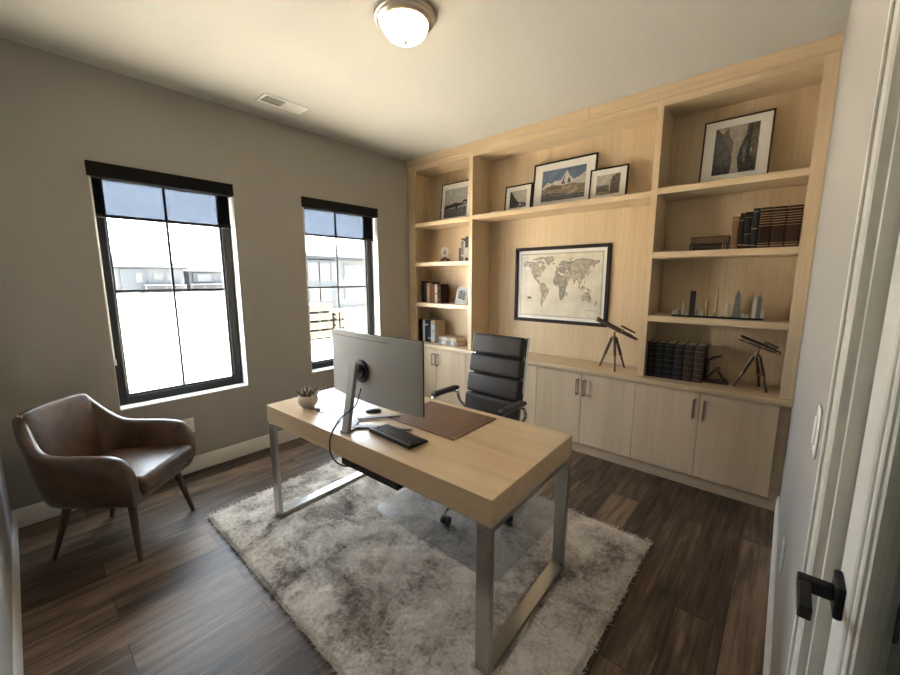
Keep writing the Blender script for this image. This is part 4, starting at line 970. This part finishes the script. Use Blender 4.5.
# ---------------------------------------------------------------- telescopes
def telescope(label, apex, feet, A, B, fa, fb):
    ax = Vector(apex); g = thing('telescope', label, 'telescope', (ax.x, ax.y, ZC+.0005), 0, 'brass and dark tripod telescopes')
    z0 = ZC+.0005
    A, B = Vector(A), Vector(B); d = (A-B).normalized(); L_ = (A-B).length
    MB().lathe([(0, -.014), (.017, -.012), (.017, .004), (.010, .008), (.008, .03), (.012, .034), (0, .036)], c=apex, seg=18).build('tripod_head', M['brass'], g, True)
    for f in feet:
        f = Vector((*f, z0)); dr = Vector((f.x-ax.x, f.y-ax.y, 0)).normalized(); top = ax+dr*.016+Vector((0, 0, -.004)); mid = top+(f-top)*.58
        l = MB(); l.tube([top, mid], .0112, 10); l.tube([mid, f], .0076, 8); leg = l.build('leg', M['telescope'], g, True); WM[leg.name] = WM[g.name]
        MB().tube([mid+(top-mid)*.06, mid-(top-mid)*.05], .0122, 10).build('leg_clamp', M['brass'], leg, True)
    mids = [Vector((*f, z0)) for f in feet]; hub = Vector((ax.x, ax.y, z0+(ax.z-z0)*.42))
    mb = MB()
    for m_ in mids:
        dr = Vector((m_.x-ax.x, m_.y-ax.y, 0)).normalized(); t_ = ax+dr*.016; p_ = t_+(m_-t_)*.55; mb.tube([hub, p_], .0014, 6)
    mb.build('spreader', M['brass'], g, True)
    t = MB(); t.tube([A, A-d*L_*.62], .0180, 18); t.tube([A-d*L_*.60, B+d*L_*.12], .0140, 18); t.tube([B+d*L_*.12, B], .0105, 14); tb = t.build('tube', M['telescope'], g, True); WM[tb.name] = WM[g.name]
    MB().tube([A+d*.004, A-d*.012], .0195, 20).build('lens_ring', M['brass'], tb, True)
    mb = MB(); mb.tube([A-d*L_*.61, A-d*L_*.63], .0190, 18); mb.tube([B+d*.010, B], .0115, 14); mb.build('tube_band', M['brass'], tb, True)
    pv = B+d*((ax-B).dot(d)); MB().tube([ax+Vector((0, 0, .03)), pv], .006, 8).build('mount_arm', M['brass'], g, True)
    fa, fb = Vector(fa), Vector(fb); s = MB(); s.tube([fa, fb], .0072, 12)
    for q in (.25, .75):
        p_ = fa+(fb-fa)*q; s.tube([p_, B+d*((p_-B).dot(d))], .0022, 6)
    s.build('finder_scope', M['telescope'], g, True)
telescope('dark tripod telescope on the countertop below the map', (2.278, .128, 1.000), ((2.172, .137), (2.338, .012), (2.350, .205)), (2.138, .13, 1.134), (2.454, .125, .996), (2.329, .128, 1.094), (2.434, .126, 1.047))
telescope('dark tripod telescope in right-hand bay beside the bookend', (3.187, .128, .968), ((3.081, .130), (3.212, .240), (3.257, .077)), (3.091, .17, 1.072), (3.299, .06, 1.006), (3.219, .11, 1.062), (3.286, .075, 1.038))

# ---------------------------------------------------------------- bookend and skyline model
g = thing('bookend', 'dark metal bookend with small ball, right of large leather books', 'bookend', (2.975, .155, ZC), .2)
MB().box(-.062, .075, -.035, .035, .0005, .018, .003).build('base', M['telescope'], g)
mb = MB(); mb.box(-.062, -.046, -.035, .035, .018, .165, .002); mb.tube([(-.050, 0, .160), (-.02, 0, .180), (.022, 0, .192)], .010, 10, r2=.006); mb.build('upright', M['telescope'], g)
mb = MB(); mb.tube([(-.048, 0, .03), (-.02, 0, .075), (.004, 0, .095)], .006, 8); mb.tube([(.004, 0, .095), (.03, 0, .05), (.062, 0, .018)], .007, 8); mb.build('brace', M['telescope'], g)
MB().sphere((.004, -.012, .100), .017).build('ball', M['brass'], g)
g = thing('skyline_model', 'miniature city skyline model on long dark base, right bay shelf', 'model', (2.69, .055, SR3), math.atan2(.05, .5))
SB = .508
MB().box(0, SB, -.03, .03, .0005, .013, .002).build('base', M['dark_wood'], g)
gold, pale, grey, dkm, cream = plain('model_gold', (.38, .26, .13), .4, .3), plain('model_pale', (.50, .47, .42), .5), plain('model_grey', (.17, .165, .16), .4, .3), plain('model_dark', (.022, .014, .012), .4), plain('model_cream', (.52, .42, .3), .5)
def tower(f0, f1, h, m, kind='box', dy=0, dd=.016):
    x0, x1 = SB*f0, SB*f1; xm = (x0+x1)/2; w = (x1-x0)/2; mb = MB(); z0 = .013
    if kind == 'box': mb.box(x0, x1, dy-dd, dy+dd, z0, z0+h, .0015)
    elif kind == 'step':
        for k, (s, t) in enumerate(((1, .30), (.82, .55), (.64, .80), (.4, .9))): mb.box(xm-w*s, xm+w*s, dy-dd*s, dy+dd*s, z0+(0 if k == 0 else h*(.30, .55, .80)[k-1]), z0+h*t, .001)
        mb.tube([(xm, dy, z0+h*.9), (xm, dy, z0+h*1.06)], .003, 8, r2=.0008)
    elif kind == 'spire':
        mb.box(xm-w, xm+w, dy-dd*.8, dy+dd*.8, z0, z0+h*.12, .001)
        mb.lathe([(w*.95, h*.12), (w*.7, h*.6), (w*.5, h*.85), (w*.12, h), (0, h*1.04)], c=(xm, dy, z0), seg=8)
    elif kind == 'slant':
        mb.prism([(x0, z0), (x1, z0), (x1, z0+h*.9), (xm, z0+h), (x0, z0+h*.93)], dy-dd, dy+dd, 'Y')
        mb.tube([(xm, dy, z0+h), (xm, dy, z0+h+.02)], .002, 6)
    elif kind == 'dome':
        mb.box(x0, x1, dy-dd, dy+dd, z0, z0+h*.5, .001); mb.sphere((xm, dy, z0+h*.5), w*.8, sc=(1, 1, 1), seg=12)
    elif kind == 'cyl': mb.lathe([(0, 0), (w, 0), (w*.85, h*.5), (w, h*.85), (w*.5, h), (0, h)], c=(xm, dy, z0), seg=14)
    mb.build('tower', m, g)
for a in ((.005, .035, .030, pale), (.045, .075, .052, pale, 'spire'), (.085, .105, .035, grey), (.108, .138, .105, cream, 'spire', .006), (.145, .19, .03, pale, 'dome'), (.20, .266, .168, dkm), (.275, .30, .04, grey, 'box', -.01), (.305, .33, .07, pale, 'spire', .008), (.338, .36, .045, cream, 'box', -.008),
          (.37, .425, .108, gold, 'cyl', .008), (.43, .465, .05, cream, 'dome', -.012, .012), (.478, .522, .212, gold, 'spire', .006), (.528, .56, .058, cream, 'box', -.006), (.565, .59, .075, pale, 'dome'), (.60, .655, .092, cream, 'cyl', -.004), (.678, .765, .185, grey, 'step', .002, .018),
          (.775, .805, .026, pale, 'box', -.012, .01), (.81, .85, .036, pale, 'dome', -.006), (.882, .918, .136, pale, 'slant', 0, .014), (.920, .966, .142, grey, 'slant', 0, .016), (.970, .995, .05, pale)):
    tower(*a)
